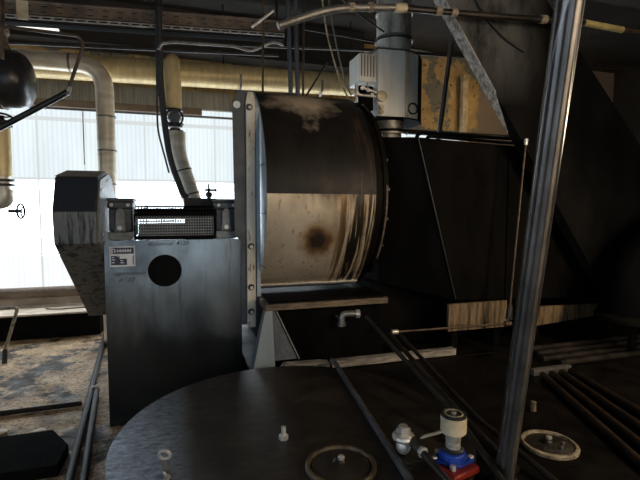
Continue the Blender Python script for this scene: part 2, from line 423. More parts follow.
struct('window_pane', MB().box((1.8, Y0 - .16, 1.5), (4.6, Y0 - .13, 3.6)), 'pane_warm', w3)

# rail pipe at the foot of the glazing and a wire on the plinth
o = MB().tube([(X0 + .01, 6.9, .52), (.6, 6.9, .52)], .075).build('base_rail_pipe', 'lintel_brown', base=(-2, 6.9, .44)); tag(o, 'brown pipe running along the foot of the bright glazing', 'pipe')
o = MB().tube([(-1.78, 6.62, .342), (-1.62, 6.55, .342), (-1.1, 6.6, .342)], .008).build('loose_cable', 'pipe_rust', base=(-1.6, 6.6, .334)); tag(o, 'thin dark cable lying on the pale concrete plinth', 'cable')

# ------------------------------------------------------------------ fan pedestal
PED = V((-.07, 4.0, 0))
t = thing('fan_pedestal', PED, 'grey blue sheet metal pedestal with a round black hole and nameplate', 'pedestal')
ped = MB().box((-.572, 3.62, 0), (.43, 4.45, 1.415))
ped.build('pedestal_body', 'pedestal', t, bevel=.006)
fr = MB()                                   # front sheet with the round opening
hc, hr, n = (-.152, 1.183), .124, 48
x0, x1, z0, z1 = -.575, .433, 0., 1.419
outer, inner = [], []
for i in range(n):
    a = 2*PI*i/n; ca, sa = math.cos(a), math.sin(a)
    tt = min(((x1 if ca > 0 else x0) - hc[0]) / ca if abs(ca) > 1e-6 else 1e9, ((z1 if sa > 0 else z0) - hc[1]) / sa if abs(sa) > 1e-6 else 1e9)
    outer.append((hc[0] + ca*tt, hc[1] + sa*tt)); inner.append((hc[0] + ca*hr, hc[1] + sa*hr))
corner = {min(range(n), key=lambda i: (outer[i][0]-cx)**2 + (outer[i][1]-cz)**2): (cx, cz) for cx in (x0, x1) for cz in (z0, z1)}
for i, cc in corner.items(): outer[i] = cc
for y in (3.600, 3.617):
    A = [fr.b.verts.new((q[0], y, q[1])) for q in outer]; B = [fr.b.verts.new((q[0], y, q[1])) for q in inner]
    for i in range(n): fr._face([A[i], A[(i+1) % n], B[(i+1) % n], B[i]])
    if y == 3.600: A0, B0 = A, B
for i in range(n):
    fr._face([A0[i], A0[(i+1) % n], A[(i+1) % n], A[i]]); fr._face([B0[i], B0[(i+1) % n], B[(i+1) % n], B[i]])
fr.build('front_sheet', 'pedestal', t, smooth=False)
hb = MB().lathe((hc[0], 3.619, hc[1]), (0, -1, 0), [(0, 0), (0, hr + .0), (.0015, hr), (.0015, 0)], 40)
hb.build('round_hole', 'void', t)
# nameplate: white sticker with dark blocks and pale lettering
np_ = MB().box((-.538, 3.5965, 1.226), (-.362, 3.5995, 1.378)).build('nameplate', 'label_white', t)
np_['_o'] = tuple(PED)
MB().box((-.530, 3.595, 1.322), (-.370, 3.5963, 1.369)).build('header_band', 'label_navy', np_)
lg = MB().lathe((-.512, 3.5948, 1.345), (0, -1, 0), [(0, .017), (.0008, .017)], 24); lg.box((-.527, 3.5940, 1.324), (-.519, 3.5948, 1.366))
lg.build('logo', 'label_white', np_)
MB().lathe((-.510, 3.5938, 1.349), (0, -1, 0), [(0, .0075), (.0006, .0075)], 20).box((-.515, 3.5932, 1.328), (-.505, 3.5938, 1.340)).build('logo_mark', 'label_navy', np_)
lt = MB(); xx = -.487
for ww, hh in ((.010, .02), (.006, .017), (.011, .02), (.009, .018), (.010, .02), (.012, .019), (.007, .02), (.011, .018), (.009, .02)):
    lt.box((xx, 3.5942, 1.345 - hh/2), (xx + ww*.75, 3.5950, 1.345 + hh/2)); xx += ww * 1.2
lt.build('lettering', 'label_white', np_)
MB().box((-.530, 3.595, 1.238), (-.470, 3.5963, 1.308)).box((-.470, 3.595, 1.238), (-.420, 3.5963, 1.285)).box((-.379, 3.595, 1.238), (-.372, 3.5963, 1.308)).build('dark_blocks', 'label_navy', np_)
lt = MB()
for a, b, zz in ((-.525, -.508, 1.292), (-.525, -.500, 1.275), (-.525, -.505, 1.255), (-.465, -.448, 1.268), (-.465, -.44, 1.252), (-.485, -.476, 1.3)):
    lt.box((a, 3.5942, zz), (b, 3.595, zz + .006))
lt.build('small_lettering', 'label_white', np_)
def scrawl(txt, x, z, size):
    c = bpy.data.curves.new('handwriting', 'FONT'); c.body = txt; c.size = size; c.shear = .35; c.space_character = 1.05
    c.extrude = .0004; c.offset = .0003; c.materials.append(M['ink'])
    tmp = bpy.data.objects.new('handwriting', c); COL.objects.link(tmp)
    me = bpy.data.meshes.new_from_object(tmp.evaluated_get(bpy.context.evaluated_depsgraph_get())); bpy.data.objects.remove(tmp)
    me.materials.clear(); me.materials.append(M['ink'])
    o = bpy.data.objects.new('handwriting_text', me); COL.objects.link(o); o.parent = t
    o.location = V((x, 3.5990, z)) - PED; o.rotation_euler = (PI/2, 0, 0)
scrawl('dynamoid  4120', -.275, 1.378, .044)
scrawl('ugemention', -.515, 1.160, .045)
scrawl('d / 03', -.487, 1.108, .046)

# bearings on the pedestal
def bearing(x, label):
    b = thing('bearing_housing', (x, 3.83, 1.421), label, 'bearing', 'bearing housings on the pedestal')
    MB().box((x-.085, 3.66, 1.421), (x+.085, 4.0, 1.482)).build('foot', 'castlight', b, bevel=.008)
    body = MB().box((x-.082, 3.70, 1.483), (x+.082, 3.98, 1.66)).box((x-.09, 3.69, 1.66), (x+.09, 3.99, 1.715))
    body.lathe((x-.085, 3.84, 1.60), (1, 0, 0), [(0, .12), (.17, .12)], 28)
    body.build('housing', 'cast', b, bevel=.012)
    front = MB().prism([(x-.045, 1.485), (x+.045, 1.485), (x+.035, 1.53), (x+.03, 1.64), (x+.012, 1.665), (x-.012, 1.665), (x-.03, 1.64), (x-.035, 1.53)], 'y', 3.665, 3.698)
    front.build('front_rib', 'castlight', b, bevel=.006)
    MB().hexnut((x, 3.664, 1.515), (0, -1, 0), .021, .022).build('bolt', 'steel', b)
    for dx in (-.058, .058): MB().hexnut((x+dx, 3.689, 1.69), (0, -1, 0), .014, .014).build('bolt', 'steel', b)
    cap = MB().box((x-.095, 3.70, 1.716), (x+.095, 3.98, 1.742)); cap.build('cap_plate', 'cast', b, bevel=.006)
    return b
bearing(-.470, 'grey cast bearing housing on the pedestal beside the belt guard')
bearing(.325, 'dark cast bearing housing on the pedestal beside the fan casing strip')

# perforated shaft guard between the bearings
t = thing('shaft_guard', (-.07, 3.8, 1.421), 'perforated black steel shaft guard between the two bearings', 'guard')
g = MB(); sheet_of_holes(g, (-.362, 3.66, 1.45), (.585, 0, 0), (0, 0, .155), 30, 7, .66, .66, .003, (0, 1, 0)); g.build('mesh_front', 'castlight', t, smooth=False)
g = MB(); sheet_of_holes(g, (-.362, 3.94, 1.45), (.585, 0, 0), (0, 0, .22), 30, 10, .62, .62, .003, (0, 1, 0)); g.build('mesh_rear', 'black', t, smooth=False)
g = MB(); sheet_of_holes(g, (-.362, 3.66, 1.61), (.585, 0, 0), (0, .07, .075), 26, 2, .55, .40, .003, (0, .7, -.7)); g.build('mesh_slope', 'black', t, smooth=False)
MB().box((-.37, 3.655, 1.422), (.235, 3.668, 1.449)).box((-.37, 3.935, 1.422), (.235, 3.948, 1.449)).box((-.37, 3.652, 1.603), (.235, 3.664, 1.618)).box((-.37, 3.655, 1.449), (-.36, 3.668, 1.605)).box((.225, 3.655, 1.449), (.235, 3.668, 1.605)).build('frame', 'black', t)
for xx in (-.369, .229): MB().box((xx, 3.672, 1.45), (xx + .004, 3.93, 1.66)).build('end_plate', 'black', t)
MB().cyl((-.36, 3.84, 1.618), (.222, 3.84, 1.618), .045).build('shaft', 'pipe_dark', t)
MB().box((-.36, 3.90, 1.45), (.225, 3.93, 1.532)).build('baffle', 'black', t)
o = MB().box((.0, 4.02, 1.418), (.265, 4.3, 1.755))
for i in range(9): o.box((.01 + i*.028, 4.008, 1.66), (.024 + i*.028, 4.021, 1.75))
o = o.build('ribbed_box', 'rubber', base=(.13, 4.15, 1.418), bevel=.006); tag(o, 'black ribbed box standing behind the perforated shaft guard', 'box')

# ------------------------------------------------------------------ belt guard
t = thing('belt_guard', (-.71, 4.0, 0), 'tall slate coloured belt guard hood with black drips left of the pedestal', 'guard')
prof = [(3.92, 1.955), (3.56, 1.885), (3.45, 1.64), (3.47, 1.41), (4.52, .665), (4.95, .70), (4.95, 1.1), (4.4, 1.75), (4.2, 1.93)]
MB().prism(prof, 'x', -.87, -.594).build('guard_hood', 'guard', t, bevel=.008, angle=20)
MB().prism([(3.96, 1.94), (3.58, 1.87), (3.475, 1.635), (3.49, 1.42), (4.5, .70), (4.9, .73), (4.9, 1.08), (4.38, 1.73)], 'x', -.593, -.580).build('side_sheet', 'castlight', t)
for q in ((3.62, 1.80), (3.72, 1.62), (3.6, 1.47), (3.86, 1.88), (4.0, 1.3)):
    MB().hexnut((-.580, q[0], q[1]), (1, 0, 0), .012, .006).build('cover_bolt', 'steel', t)
MB().prism([(3.905, 1.9595), (3.56, 1.8925), (3.562, 1.8885), (3.907, 1.9555)], 'x', -.868, -.596).build('hood_cap', 'brown_paint', t)
MB().box((-.66, 4.75, .002), (-.62, 4.85, .70)).build('support_leg', 'pipe_dark', t)

# ------------------------------------------------------------------ fan casing (volute)
YC, ZV, RV = 4.2, 1.79, .92
t = thing('fan_casing', FAN, 'big round fan casing, sooted above and bare burnt metal below', 'fan')
def arc(a0, a1, r0, r1, x0, x1, n=40):
    """curved sheet: angle measured from the front (-Y) upward"""
    mb = MB(); rows = []
    for i in range(n + 1):
        a = math.radians(a0 + (a1 - a0) * i / n)
        d = V((0, -math.cos(a), math.sin(a)))
        c = V((0, YC, ZV))
        rows.append([mb.b.verts.new(c + d*r + V((x, 0, 0))) for r in (r0, r1) for x in (x0, x1)])
    for A, B in zip(rows, rows[1:]):
        for i, j in ((0, 1), (1, 3), (3, 2), (2, 0)): mb._face([A[i], A[j], B[j], B[i]])
    for A in (rows[0], rows[-1]): mb._face([A[0], A[1], A[3], A[2]])
    return mb
arc(-1, 150, RV - .02, RV + .004, .592, 1.475, 60).build('upper_sheet', 'sooted', t)
arc(-57, -.5, RV - .02, RV, .592, 1.475, 40).build('lower_sheet', 'bare', t)
MB().box((.595, 3.30, 1.752), (1.47, 3.3, 1.752)) if False else None
arc(-64, -57.2, RV - .03, RV - .008, .592, 1.475, 8).build('bottom_sheet', 'oil', t)
arc(-59, -56.6, RV - .002, RV + .012, .585, 1.478, 4).build('lower_lip', 'galv', t)
sd = []
for i in range(72):
    a = 2*PI*i/72; sd.append((YC - (RV-.021)*math.cos(a), max(.967, ZV + (RV-.021)*math.sin(a))))
MB().prism(sd, 'x', .594, .606).build('side_plate', 'side', t)
for zz in (2.0, 1.62, 1.2): MB().box((.588, 3.36, zz), (.593, 3.75, zz + .008)).build('side_rib', 'dark_paint', t)
MB().prism(sd, 'x', 1.45, 1.462).build('side_plate', 'black', t)
# right hand ring flanges towards the duct
arc(-68, 160, RV - .10, RV - .045, 1.475, 1.56, 60).build('rim_ring', 'oil', t)
arc(-52, 140, RV - .06, RV - .03, 1.56, 1.60, 50).build('rim_flange', 'oil', t)
arc(-38, 4, RV - .028, RV - .020, 1.575, 1.588, 24).build('drip_strip', 'rustplate', t)
for k_ in range(9):
    a = math.radians(-30 + k_*16); q = V((1.601, YC - (RV-.045)*math.cos(a), ZV + (RV-.045)*math.sin(a)))
    MB().hexnut(q, (1, 0, 0), .014, .012).build('rim_bolt', 'steel_dull', t)
# upright flange strip with bolts at the left of the casing
st = MB().prism([(.472, .70), (.540, .70), (.552, 2.50), (.535, 2.575), (.492, 2.575), (.478, 2.50)], 'y', 3.545, 3.57).build('flange_strip', 'strip', t, bevel=.004)
MB().prism([(.428, .72), (.56, .72), (.56, 2.52), (.55, 2.592), (.425, 2.59), (.375, 2.50), (.383, 1.45), (.428, 1.40)], 'y', 3.575, 3.592).build('mounting_plate', 'dark_paint', t)
MB().box((.553, 3.55, .95), (.583, 3.574, 2.46)).build('edge_angle', 'side', t)
for q in ((.503, 2.455), (.505, 1.36), (.503, 1.03), (.502, .83)):
    MB().lathe((q[0], 3.544, q[1]), (0, -1, 0), [(0, .026), (.004, .026), (.004, 0)], 20).build('washer', 'pipe_dark', t)
    MB().hexnut((q[0]+.004, 3.540, q[1]-.004), (0, -1, 0), .015, .014).build('bolt', 'steel', t)
MB().lathe((.410, 3.574, 2.475), (0, -1, 0), [(0, .028), (.002, .028), (.002, 0)], 24).build('eye_hole', 'label_white', t)

# support under the casing
t = thing('fan_support', (1.05, 3.9, .42), 'dark support frame under the casing with a rusty top plate edge', 'support frame')
MB().box((.565, 3.25, .892), (1.575, 3.54, .94)).box((.60, 3.54, .892), (1.575, 4.9, .94)).build('top_plate', 'rustplate', t, bevel=.004)
MB().box((.64, 3.33, .424), (1.57, 4.8, .890)).build('support_body', 'black', t)
MB().loft([(.565, 3.26, .890), (.62, 3.26, .890), (.62, 3.34, .890), (.565, 3.34, .890)], [(.455, 3.20, .424), (.63, 3.20, .424), (.63, 3.34, .424), (.455, 3.34, .424)]).build('corner_leg', 'grey_paint', t)
M_g = MB().loft([(.622, 3.27, .890), (.64, 3.27, .890), (.64, 3.325, .890), (.622, 3.325, .890)], [(.632, 3.215, .520), (.80, 3.215, .520), (.80, 3.325, .520), (.632, 3.325, .520)]).build('gusset', 'dark_paint', t)
MB().tube([(.652, 3.255, .886), (.815, 3.205, .52)], .005).build('gusset_edge', 'steel_dull', t)
MB().box((.60, 3.275, .941), (1.56, 3.6, .962)).box((.60, 3.60, .941), (1.56, 4.6, .85+.1)).build('shade_strip', 'black', t)  # black strip covering the top plate where only the casing's shade lies

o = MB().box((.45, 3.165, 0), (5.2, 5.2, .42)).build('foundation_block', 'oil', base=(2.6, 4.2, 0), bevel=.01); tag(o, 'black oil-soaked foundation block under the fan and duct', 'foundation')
o = MB().prism([(.66, .452), (.70, .424), (1.05, .424), (1.05, .476), (.98, .488), (.70, .495)], 'y', 3.175, 3.245, None).build('rough_board', 'plank', base=(.85, 3.2, .424), bevel=.004); tag(o, 'pale rough board end at the rim of the round tank', 'board', 'pale boards beside the round tank')
o = MB().box((1.07, 3.18, .424), (2.18, 3.25, .478)).build('rough_board', 'plank', base=(1.6, 3.2, .424), bevel=.004); tag(o, 'long pale board crossed by three dark rods', 'board', 'pale boards beside the round tank')

# ------------------------------------------------------------------ dark duct
DU = V((2.9, 3.9, .42))
t = thing('inlet_duct', DU, 'large soot-black sheet metal duct right of the fan casing', 'duct')
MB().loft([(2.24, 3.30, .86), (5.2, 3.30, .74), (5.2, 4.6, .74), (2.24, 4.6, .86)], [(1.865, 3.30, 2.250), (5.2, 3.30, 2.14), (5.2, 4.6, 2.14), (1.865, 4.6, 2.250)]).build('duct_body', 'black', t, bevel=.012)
MB().loft([(1.66, 3.62, 1.0), (2.235, 3.31, .87), (2.235, 4.5, .87), (1.66, 4.4, 1.0)], [(1.64, 3.55, 2.28), (1.86, 3.31, 2.252), (1.86, 4.5, 2.252), (1.64, 4.4, 2.28)]).build('transition', 'black', t, bevel=.006)
MB().tube([(1.856, 3.296, 2.235), (2.238, 3.296, .88)], .007).build('seam_bead', 'pipe_dark', t)
for xx in (2.75, 3.6): MB().box((xx, 3.285, .84), (xx + .03, 3.299, 2.16)).build('stiffener', 'black', t)
MB().box((2.165, 3.28, .60), (2.765, 3.31, .838)).build('base_panel', 'panel', t)
MB().loft([(3.02, 3.28, .575), (4.12, 3.28, .645), (4.12, 3.31, .645), (3.02, 3.31, .575)], [(3.02, 3.28, .76), (4.12, 3.28, .735), (4.12, 3.31, .735), (3.02, 3.31, .76)]).build('base_panel', 'panel', t)
MB().prism([(1.60, .424), (5.15, .424), (5.15, .73), (2.24, .855), (1.62, .99)], 'y', 3.66, 4.3).build('underframe', 'black', t)
for xx in (2.22, 2.66, 3.1, 4.0): MB().box((xx, 3.315, .424), (xx + .06, 3.655, .70)).build('footing', 'black', t)

# sloping chute down from the ceiling
t = thing('sloping_chute', (2.9, 3.2, 1.5), 'big black chute sloping down from the ceiling, grey dust on its lit edge', 'chute')
def cs(z):
    return 2.7 - .735 * (z - 2.2), 4.09 - .974 * (z - 2.2)
def ring(z, yf=3.10):
    l, r = cs(z)
    return [(l + .035, yf, z), (r, yf, z), (r, yf + .16, z), (l + .20, yf + .16, z), (l, yf + .07, z)]
mb = MB(); zs = [1.0, 1.5, 2.1, 2.5, 3.0, 3.5, 4.0, ZC - .004]
rows = [[mb.b.verts.new(p) for p in ring(z)] for z in zs]
for A, B in zip(rows, rows[1:]):
    for i in range(5): mb._face([A[i], A[(i+1) % 5], B[(i+1) % 5], B[i]])
mb._face(rows[0]); mb._face(rows[-1][::-1])
mb.build('chute_body', 'chute', t, angle=25)
def lip(z, w):
    a = cs(z)[0]; return [(a - .004, 3.172, z), (a - .004 + .040 * w, 3.172 - .079 * w, z), (a - .004 + .054 * w, 3.172 - .074 * w, z), (a + .008, 3.18, z)]
MB().loft(lip(2.62, 1), lip(3.3, 1)).loft(lip(2.30, .12), lip(2.62, 1)).build('edge_lip', 'dusted', t)
o = MB().tube([(2.22, 3.085, 3.30), (2.33, 3.085, 3.17), (2.50, 3.085, 3.03), (2.70, 3.085, 2.95)], .009, bend=.1).build('hanging_cable', 'rubber', base=(2.3, 3.08, 3.2)); tag(o, 'black cable drooping across the face of the sloping chute', 'cable')

# bent round elbow at the right edge
t = thing('duct_elbow', (3.63, 2.72, .42), 'black round duct elbow flaring at the right edge', 'duct elbow')
mb = MB(); rows = []
for i in range(13):
    a = math.radians(90 * i / 12); ctr = V((3.63 + .62 * (1 - math.cos(a)), 2.72, .80 + .62 * math.sin(a)))
    d1 = V((-math.cos(a), 0, math.sin(a))); rr = .27 + .03 * (1 - i / 12)
    rows.append([mb.b.verts.new(ctr + d1 * rr * math.cos(2*PI*j/24) + V((0, 1, 0)) * rr * math.sin(2*PI*j/24)) for j in range(24)])
rows.append([mb.b.verts.new(v.co + V((1.2, 0, 0))) for v in rows[-1]])
for A, B in zip(rows, rows[1:]):
    for j in range(24): mb._face([A[j], A[(j+1) % 24], B[(j+1) % 24], B[j]])
mb._face(rows[0]); mb._face(rows[-1][::-1])
mb.build('elbow_body', 'black', t)
MB().lathe((3.63, 2.72, .74), (0, 0, 1), [(0, .33), (.03, .33), (.058, .30), (.058, .20), (0, .20)], 32, True).build('elbow_flange', 'oil', t)
MB().box((3.60, 2.752, .424), (3.66, 2.79, .80)).build('support_leg', 'oil', t)

# ------------------------------------------------------------------ white valve housing and flue
t = thing('valve_housing', (2.18, 4.4, 2.43), 'white angular valve housing standing on the duct below a metal flue', 'valve housing')
poly = [(1.895, 4.20), (2.185, 4.175), (2.365, 4.235), (2.495, 4.40), (2.495, 4.75), (1.895, 4.75)]
MB().prism(poly, 'z', 2.605, 3.27).build('housing', 'white_box', t, bevel=.006, angle=20)
MB().box((2.186, 4.168, 2.61), (2.20, 4.176, 3.265)).box((2.22, 4.178, 2.61), (2.228, 4.186, 3.265)).build('corner_seam', 'cream', t)
MB().prism([(2.367, 4.232), (2.376, 4.236), (2.503, 4.396), (2.503, 4.74), (2.497, 4.74), (2.497, 4.40)], 'z', 2.603, 3.272).build('side_sheet', 'black', t)  # black sheet standing for shade on the facets turned right
MB().prism([(1.885, 4.19), (2.19, 4.165), (2.372, 4.228), (2.51, 4.396), (2.51, 4.76), (1.885, 4.76)], 'z', 3.272, 3.284).build('lid_plate', 'steel_dull', t)
MB().prism([(1.885, 4.19), (2.19, 4.165), (2.372, 4.228), (2.51, 4.396), (2.51, 4.76), (1.885, 4.76)], 'z', 2.589, 2.602).build('bottom_plate', 'tar', t)
ab = MB().box((1.70, 4.22, 2.94), (1.888, 4.5, 3.215)).build('side_box', 'white_box', t, bevel=.006)
for i in range(5): MB().box((1.72 + i*.033, 4.212, 2.99), (1.728 + i*.033, 4.219, 3.20)).build('rib', 'cast', ab)
MB().lathe((2.29, 4.20, 2.70), (0, -1, 0), [(0, .062), (.012, .062), (.012, .045), (0, .045)], 24, True).build('sight_ring', 'pipe_dark', t)
MB().lathe((1.925, 4.19, 2.795), (0, -1, 0), [(0, .055), (.03, .055), (.036, .045), (.036, 0)], 24).build('dial', 'cream', t)
for zz in (2.69, 2.64): MB().lathe((1.925, 4.19, zz), (0, -1, 0), [(0, .024), (.03, .024), (.03, 0)], 16).build('knob', 'cream', t)
col = MB().lathe((2.11, 4.42, 2.446), (0, 0, 1), [(-.19, .15), (0, .15), (0, .21), (.02, .21), (.02, .155), (.06, .165), (.09, .175), (.138, .175)], 32)
col.build('neck', 'steel_dull', t)
MB().lathe((2.11, 4.42, 2.468), (0, 0, 1), [(0, .225), (.022, .225), (.022, .16), (0, .16)], 32, True).build('neck_flange', 'black', t)
# pneumatic linkage cluster on its left
act = MB().box((1.70, 4.22, 2.66), (1.86, 4.36, 2.90)); act.build('actuator_body', 'black', t, bevel=.01)
for a, b, r in (((1.60, 4.2, 2.80), (1.89, 4.19, 2.79), .014), ((1.66, 4.19, 2.90), (1.66, 4.19, 2.72), .018), ((1.74, 4.18, 2.86), (1.87, 4.18, 2.83), .012), ((1.72, 4.2, 2.70), (1.80, 4.18, 2.60), .016), ((1.78, 4.19, 2.93), (1.78, 4.19, 2.84), .010)):
    MB().cyl(a, b, r).build('linkage_rod', 'steel', t)
for q in ((1.66, 4.18, 2.80), (1.72, 4.18, 2.86), (1.78, 4.18, 2.84), (1.62, 4.19, 2.80), (1.82, 4.19, 2.80)): MB().hexnut(q, (0, -1, 0), .022, .02).build('fitting', 'galv', t)

t = thing('flue_pipe', (2.19, 4.45, 3.29), 'blotchy silver flue tube rising from the white housing', 'flue')
MB().cyl((2.19, 4.45, 3.29), (2.19, 4.45, ZC - .003), .185, n=36).build('tube', 'flue', t)
for zz in (3.46, 3.72): MB().lathe((2.19, 4.45, zz), (0, 0, 1), [(0, .186), (0, .197), (.02, .197), (.02, .186)], 36, True).build('band', 'steel_dull', t)
MB().lathe((2.19, 4.45, 3.44), (0, 0, 1), [(0, .186), (.0, .205), (.012, .205), (.012, .186)], 36, True).build('flange', 'pipe_dark', t)

# ------------------------------------------------------------------ leaning pole
p0, p1 = V((1.3543, 1.5961, .4340)), V((1.1115, 1.0878, 2.2744))
d = (p1 - p0); s0 = (.424 - p0.z) / d.z; s1 = (4.40 - p0.z) / d.z
A, B = p0 + d * s0, p0 + d * s1
t = thing('leaning_pole', A, 'scuffed steel pole leaning across the view in front of the duct', 'pole')
k = N('drawn_tube_steel')
c = k.mix(k.ramp(k.noise(9, (1, 1, .5), 6), .40, .68), (.20, .19, .185), (.10, .095, .09))
M['pole'] = k.pbr(c, .30, .85, .5)
pn = [n for n in M['pole'].node_tree.nodes if n.type == 'BSDF_PRINCIPLED'][0]
tg = k.n('ShaderNodeTangent', direction_type='RADIAL', axis='Z'); k.l(tg.outputs[0], pn.inputs['Tangent'])
pn.inputs['Anisotropic'].default_value = .92; pn.inputs['Anisotropic Rotation'].default_value = .25
mb = MB(); mb.cyl(A + d.normalized() * .03, B, .0405, n=32); mb.build('tube', 'pole', t)
MB().lathe(A + V((0, 0, .0)), (0, 0, 1), [(0, .062), (.012, .062), (.03, .052), (.03, 0)], 24).build('foot_plate', 'pipe_dark', t)

# ------------------------------------------------------------------ round tank and deck
TC, TR = V((.543, 2.236, 0)), .916
t = thing('round_tank', TC, 'broad round tank with an oily black lid in the foreground', 'tank')
MB().cyl(TC, TC + V((0, 0, .462)), TR - .03, n=96).build('tank_wall', 'oil', t)
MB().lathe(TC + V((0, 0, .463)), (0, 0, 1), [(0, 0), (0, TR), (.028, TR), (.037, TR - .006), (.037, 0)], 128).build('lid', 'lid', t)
def manhole(c, r, label, mat):
    h = thing('manhole_cover', c, label, 'manhole cover')
    MB().lathe(c, (0, 0, 1), [(.001, r), (.014, r), (.020, r - .006), (.020, r - .018), (.004, r - .022), (.001, r - .024)], 48, True).build('ring', mat, h)
    MB().lathe(c, (0, 0, 1), [(.001, 0), (.001, r - .027), (.010, r - .027), (.014, r - .035), (.014, 0)], 48).build('lid', 'lid', h)
    MB().lathe(V(c) + V((0, .02, .0145)), (0, 0, 1), [(0, .030), (.006, .030), (.018, .018), (.018, 0)], 20).build('boss', 'pipe_dark', h)
    MB().hexnut(V(c) + V((.004, .008, .033)), (0, 0, 1), .015, .016).build('nut', 'steel', h)
    return h
M['rim_tan'] = mottled('tan_rim', (.14, .10, .06), (.05, .036, .025), .5, .2, 20)
manhole(V((.648, 1.80, .5005)), .160, 'round manhole cover on the round tank with a bright nut', 'rim_tan')
M['rim_pale'] = mottled('pale_rim', (.42, .35, .25), (.12, .09, .06), .6, 0, 26)
h2 = manhole(V((1.80, 1.79, .4205)), .140, 'round manhole cover on the black deck with a pale crusty rim', 'rim_pale')
for q in ((.035, .03), (.06, -.03), (.02, -.06)): MB().hexnut(V((1.80 + q[0], 1.79 + q[1], .435)), (0, 0, 1), .011, .012).build('nut', 'steel_dull', h2)
t = thing('lid_bolt', (.455, 2.115, .5005), 'short pale bolt standing on the middle of the tank lid', 'bolt')
MB().hexnut((.455, 2.115, .5005), (0, 0, 1), .024, .026).build('nut', 'galv', t)
MB().cyl((.455, 2.115, .527), (.455, 2.115, .565), .012).build('stud', 'galv', t)
t = thing('lifting_eye', (-.104, 2.0, .5005), 'metal lifting eye near the left edge of the tank lid', 'lifting eye')
MB().cyl((-.104, 2.0, .5005), (-.104, 2.0, .55), .014).build('stem', 'steel_dull', t)
MB().torus((-.104, 2.0, .575), (.25, 1, .3), .024, .007, 24, 8).build('ring', 'galv', t)
MB().cyl((-.104, 1.985, .5005), (-.09, 1.93, .512), .012).build('pin', 'steel_dull', t)

poly = [(TC.x + (TR + .02) * math.cos(math.radians(a)), TC.y + (TR + .02) * math.sin(math.radians(a))) for a in range(-90, 78, 4)]
poly = [q for q in poly if q[1] < 3.15] + [(.80, 3.15), (5.2, 3.15), (5.2, .1), (TC.x, .1)]
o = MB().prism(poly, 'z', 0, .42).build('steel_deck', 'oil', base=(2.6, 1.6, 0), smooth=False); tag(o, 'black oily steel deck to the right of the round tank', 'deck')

o = MB().loft([(1.046, 3.13, .502), (1.082, 3.13, .502), (1.082, 3.13, .510), (1.046, 3.13, .510)], [(.845, 1.35, .502), (.881, 1.35, .502), (.881, 1.35, .510), (.845, 1.35, .510)])
o.loft([(1.046, 3.13, .510), (1.052, 3.13, .510), (1.052, 3.13, .53), (1.046, 3.13, .53)], [(.845, 1.35, .510), (.851, 1.35, .510), (.851, 1.35, .53), (.845, 1.35, .53)])
M['bar'] = mottled('bluish_bar', (.16, .17, .20), (.06, .062, .07), .4, .3, 14)
o = o.build('angle_bar', 'bar', base=(.95, 2.2, .5)); tag(o, 'grey angle iron bar lying across the tank lid', 'bar')

# rods from the casing elbow down to the deck
def rod(pts, r, label, mat='pipe_dark', name='deck_rod', group=None, cat='rod'):
    o = MB().tube(pts, r).build(name, mat, base=pts[-1]); return tag(o, label, cat, group)
t = thing('pipe_elbow', (1.16, 3.21, .75), 'small steel pipe elbow fitting on the dark fan support', 'pipe fitting')
MB().tube([(1.155, 3.20, .765), (1.155, 3.20, .845), (1.27, 3.17, .845)], .024, bend=.05).build('elbow', 'steel_dull', t)
MB().lathe((1.155, 3.20, .750), (0, 0, 1), [(0, .034), (.03, .034)], 8).build('collar', 'steel_dull', t)
MB().lathe((1.262, 3.17, .845), (1, -.25, 0), [(0, .034), (.03, .034), (.03, .018), (0, .018)], 20, True).build('end_collar', 'steel', t)
MB().cyl((1.155, 3.20, .80), (1.155, 3.328, .80), .012).build('spigot', 'steel_dull', t)
G3 = 'dark rods sloping over the deck'
rod([(1.325, 3.12, .825), (1.325, 1.90, .58), (1.20, 1.12, .447)], .016, 'dark rod sloping from the steel elbow fitting down to the deck', group=G3)
rod([(1.42, 2.9, .745), (1.43, 1.98, .52), (1.45, 1.62, .447)], .016, 'middle of three dark rods sloping down to the deck', group=G3)
rod([(1.50, 2.9, .735), (1.53, 2.02, .50), (1.55, 1.45, .447)], .014, 'dark rod nearest the pale manhole among three sloping rods', group=G3)
t = thing('thin_pipe_run', (2.6, 3.07, .69), 'thin rusty pipe dropping beside the duct then running left', 'pipe')
YT = 3.07
MB().tube([(1.53, YT, .705), (2.59, YT, .69), (2.61, YT, .74), (2.732, YT, 2.24)], .0095, bend=.04).build('pipe', 'pipe_rust', t)
MB().lathe((2.613, YT, .73), (.08, 0, 1), [(0, .03), (.07, .026), (.12, .02)], 12).build('joint', 'pipe_dark', t)
MB().lathe((2.57, YT, .69), (1, 0, 0), [(0, .022), (.06, .022)], 12).build('joint', 'pipe_rust', t)
MB().lathe((1.52, YT, .705), (1, 0, 0), [(0, .02), (.05, .02)], 12).build('end_fitting', 'steel', t)
MB().lathe((2.728, YT, 2.19), (.08, 0, 1), [(0, .018), (.05, .02)], 12).build('joint', 'steel', t)
MB().tube([(1.53, YT, .705), (1.53, 3.328, .705)], .009).build('wall_stub', 'pipe_dark', t)

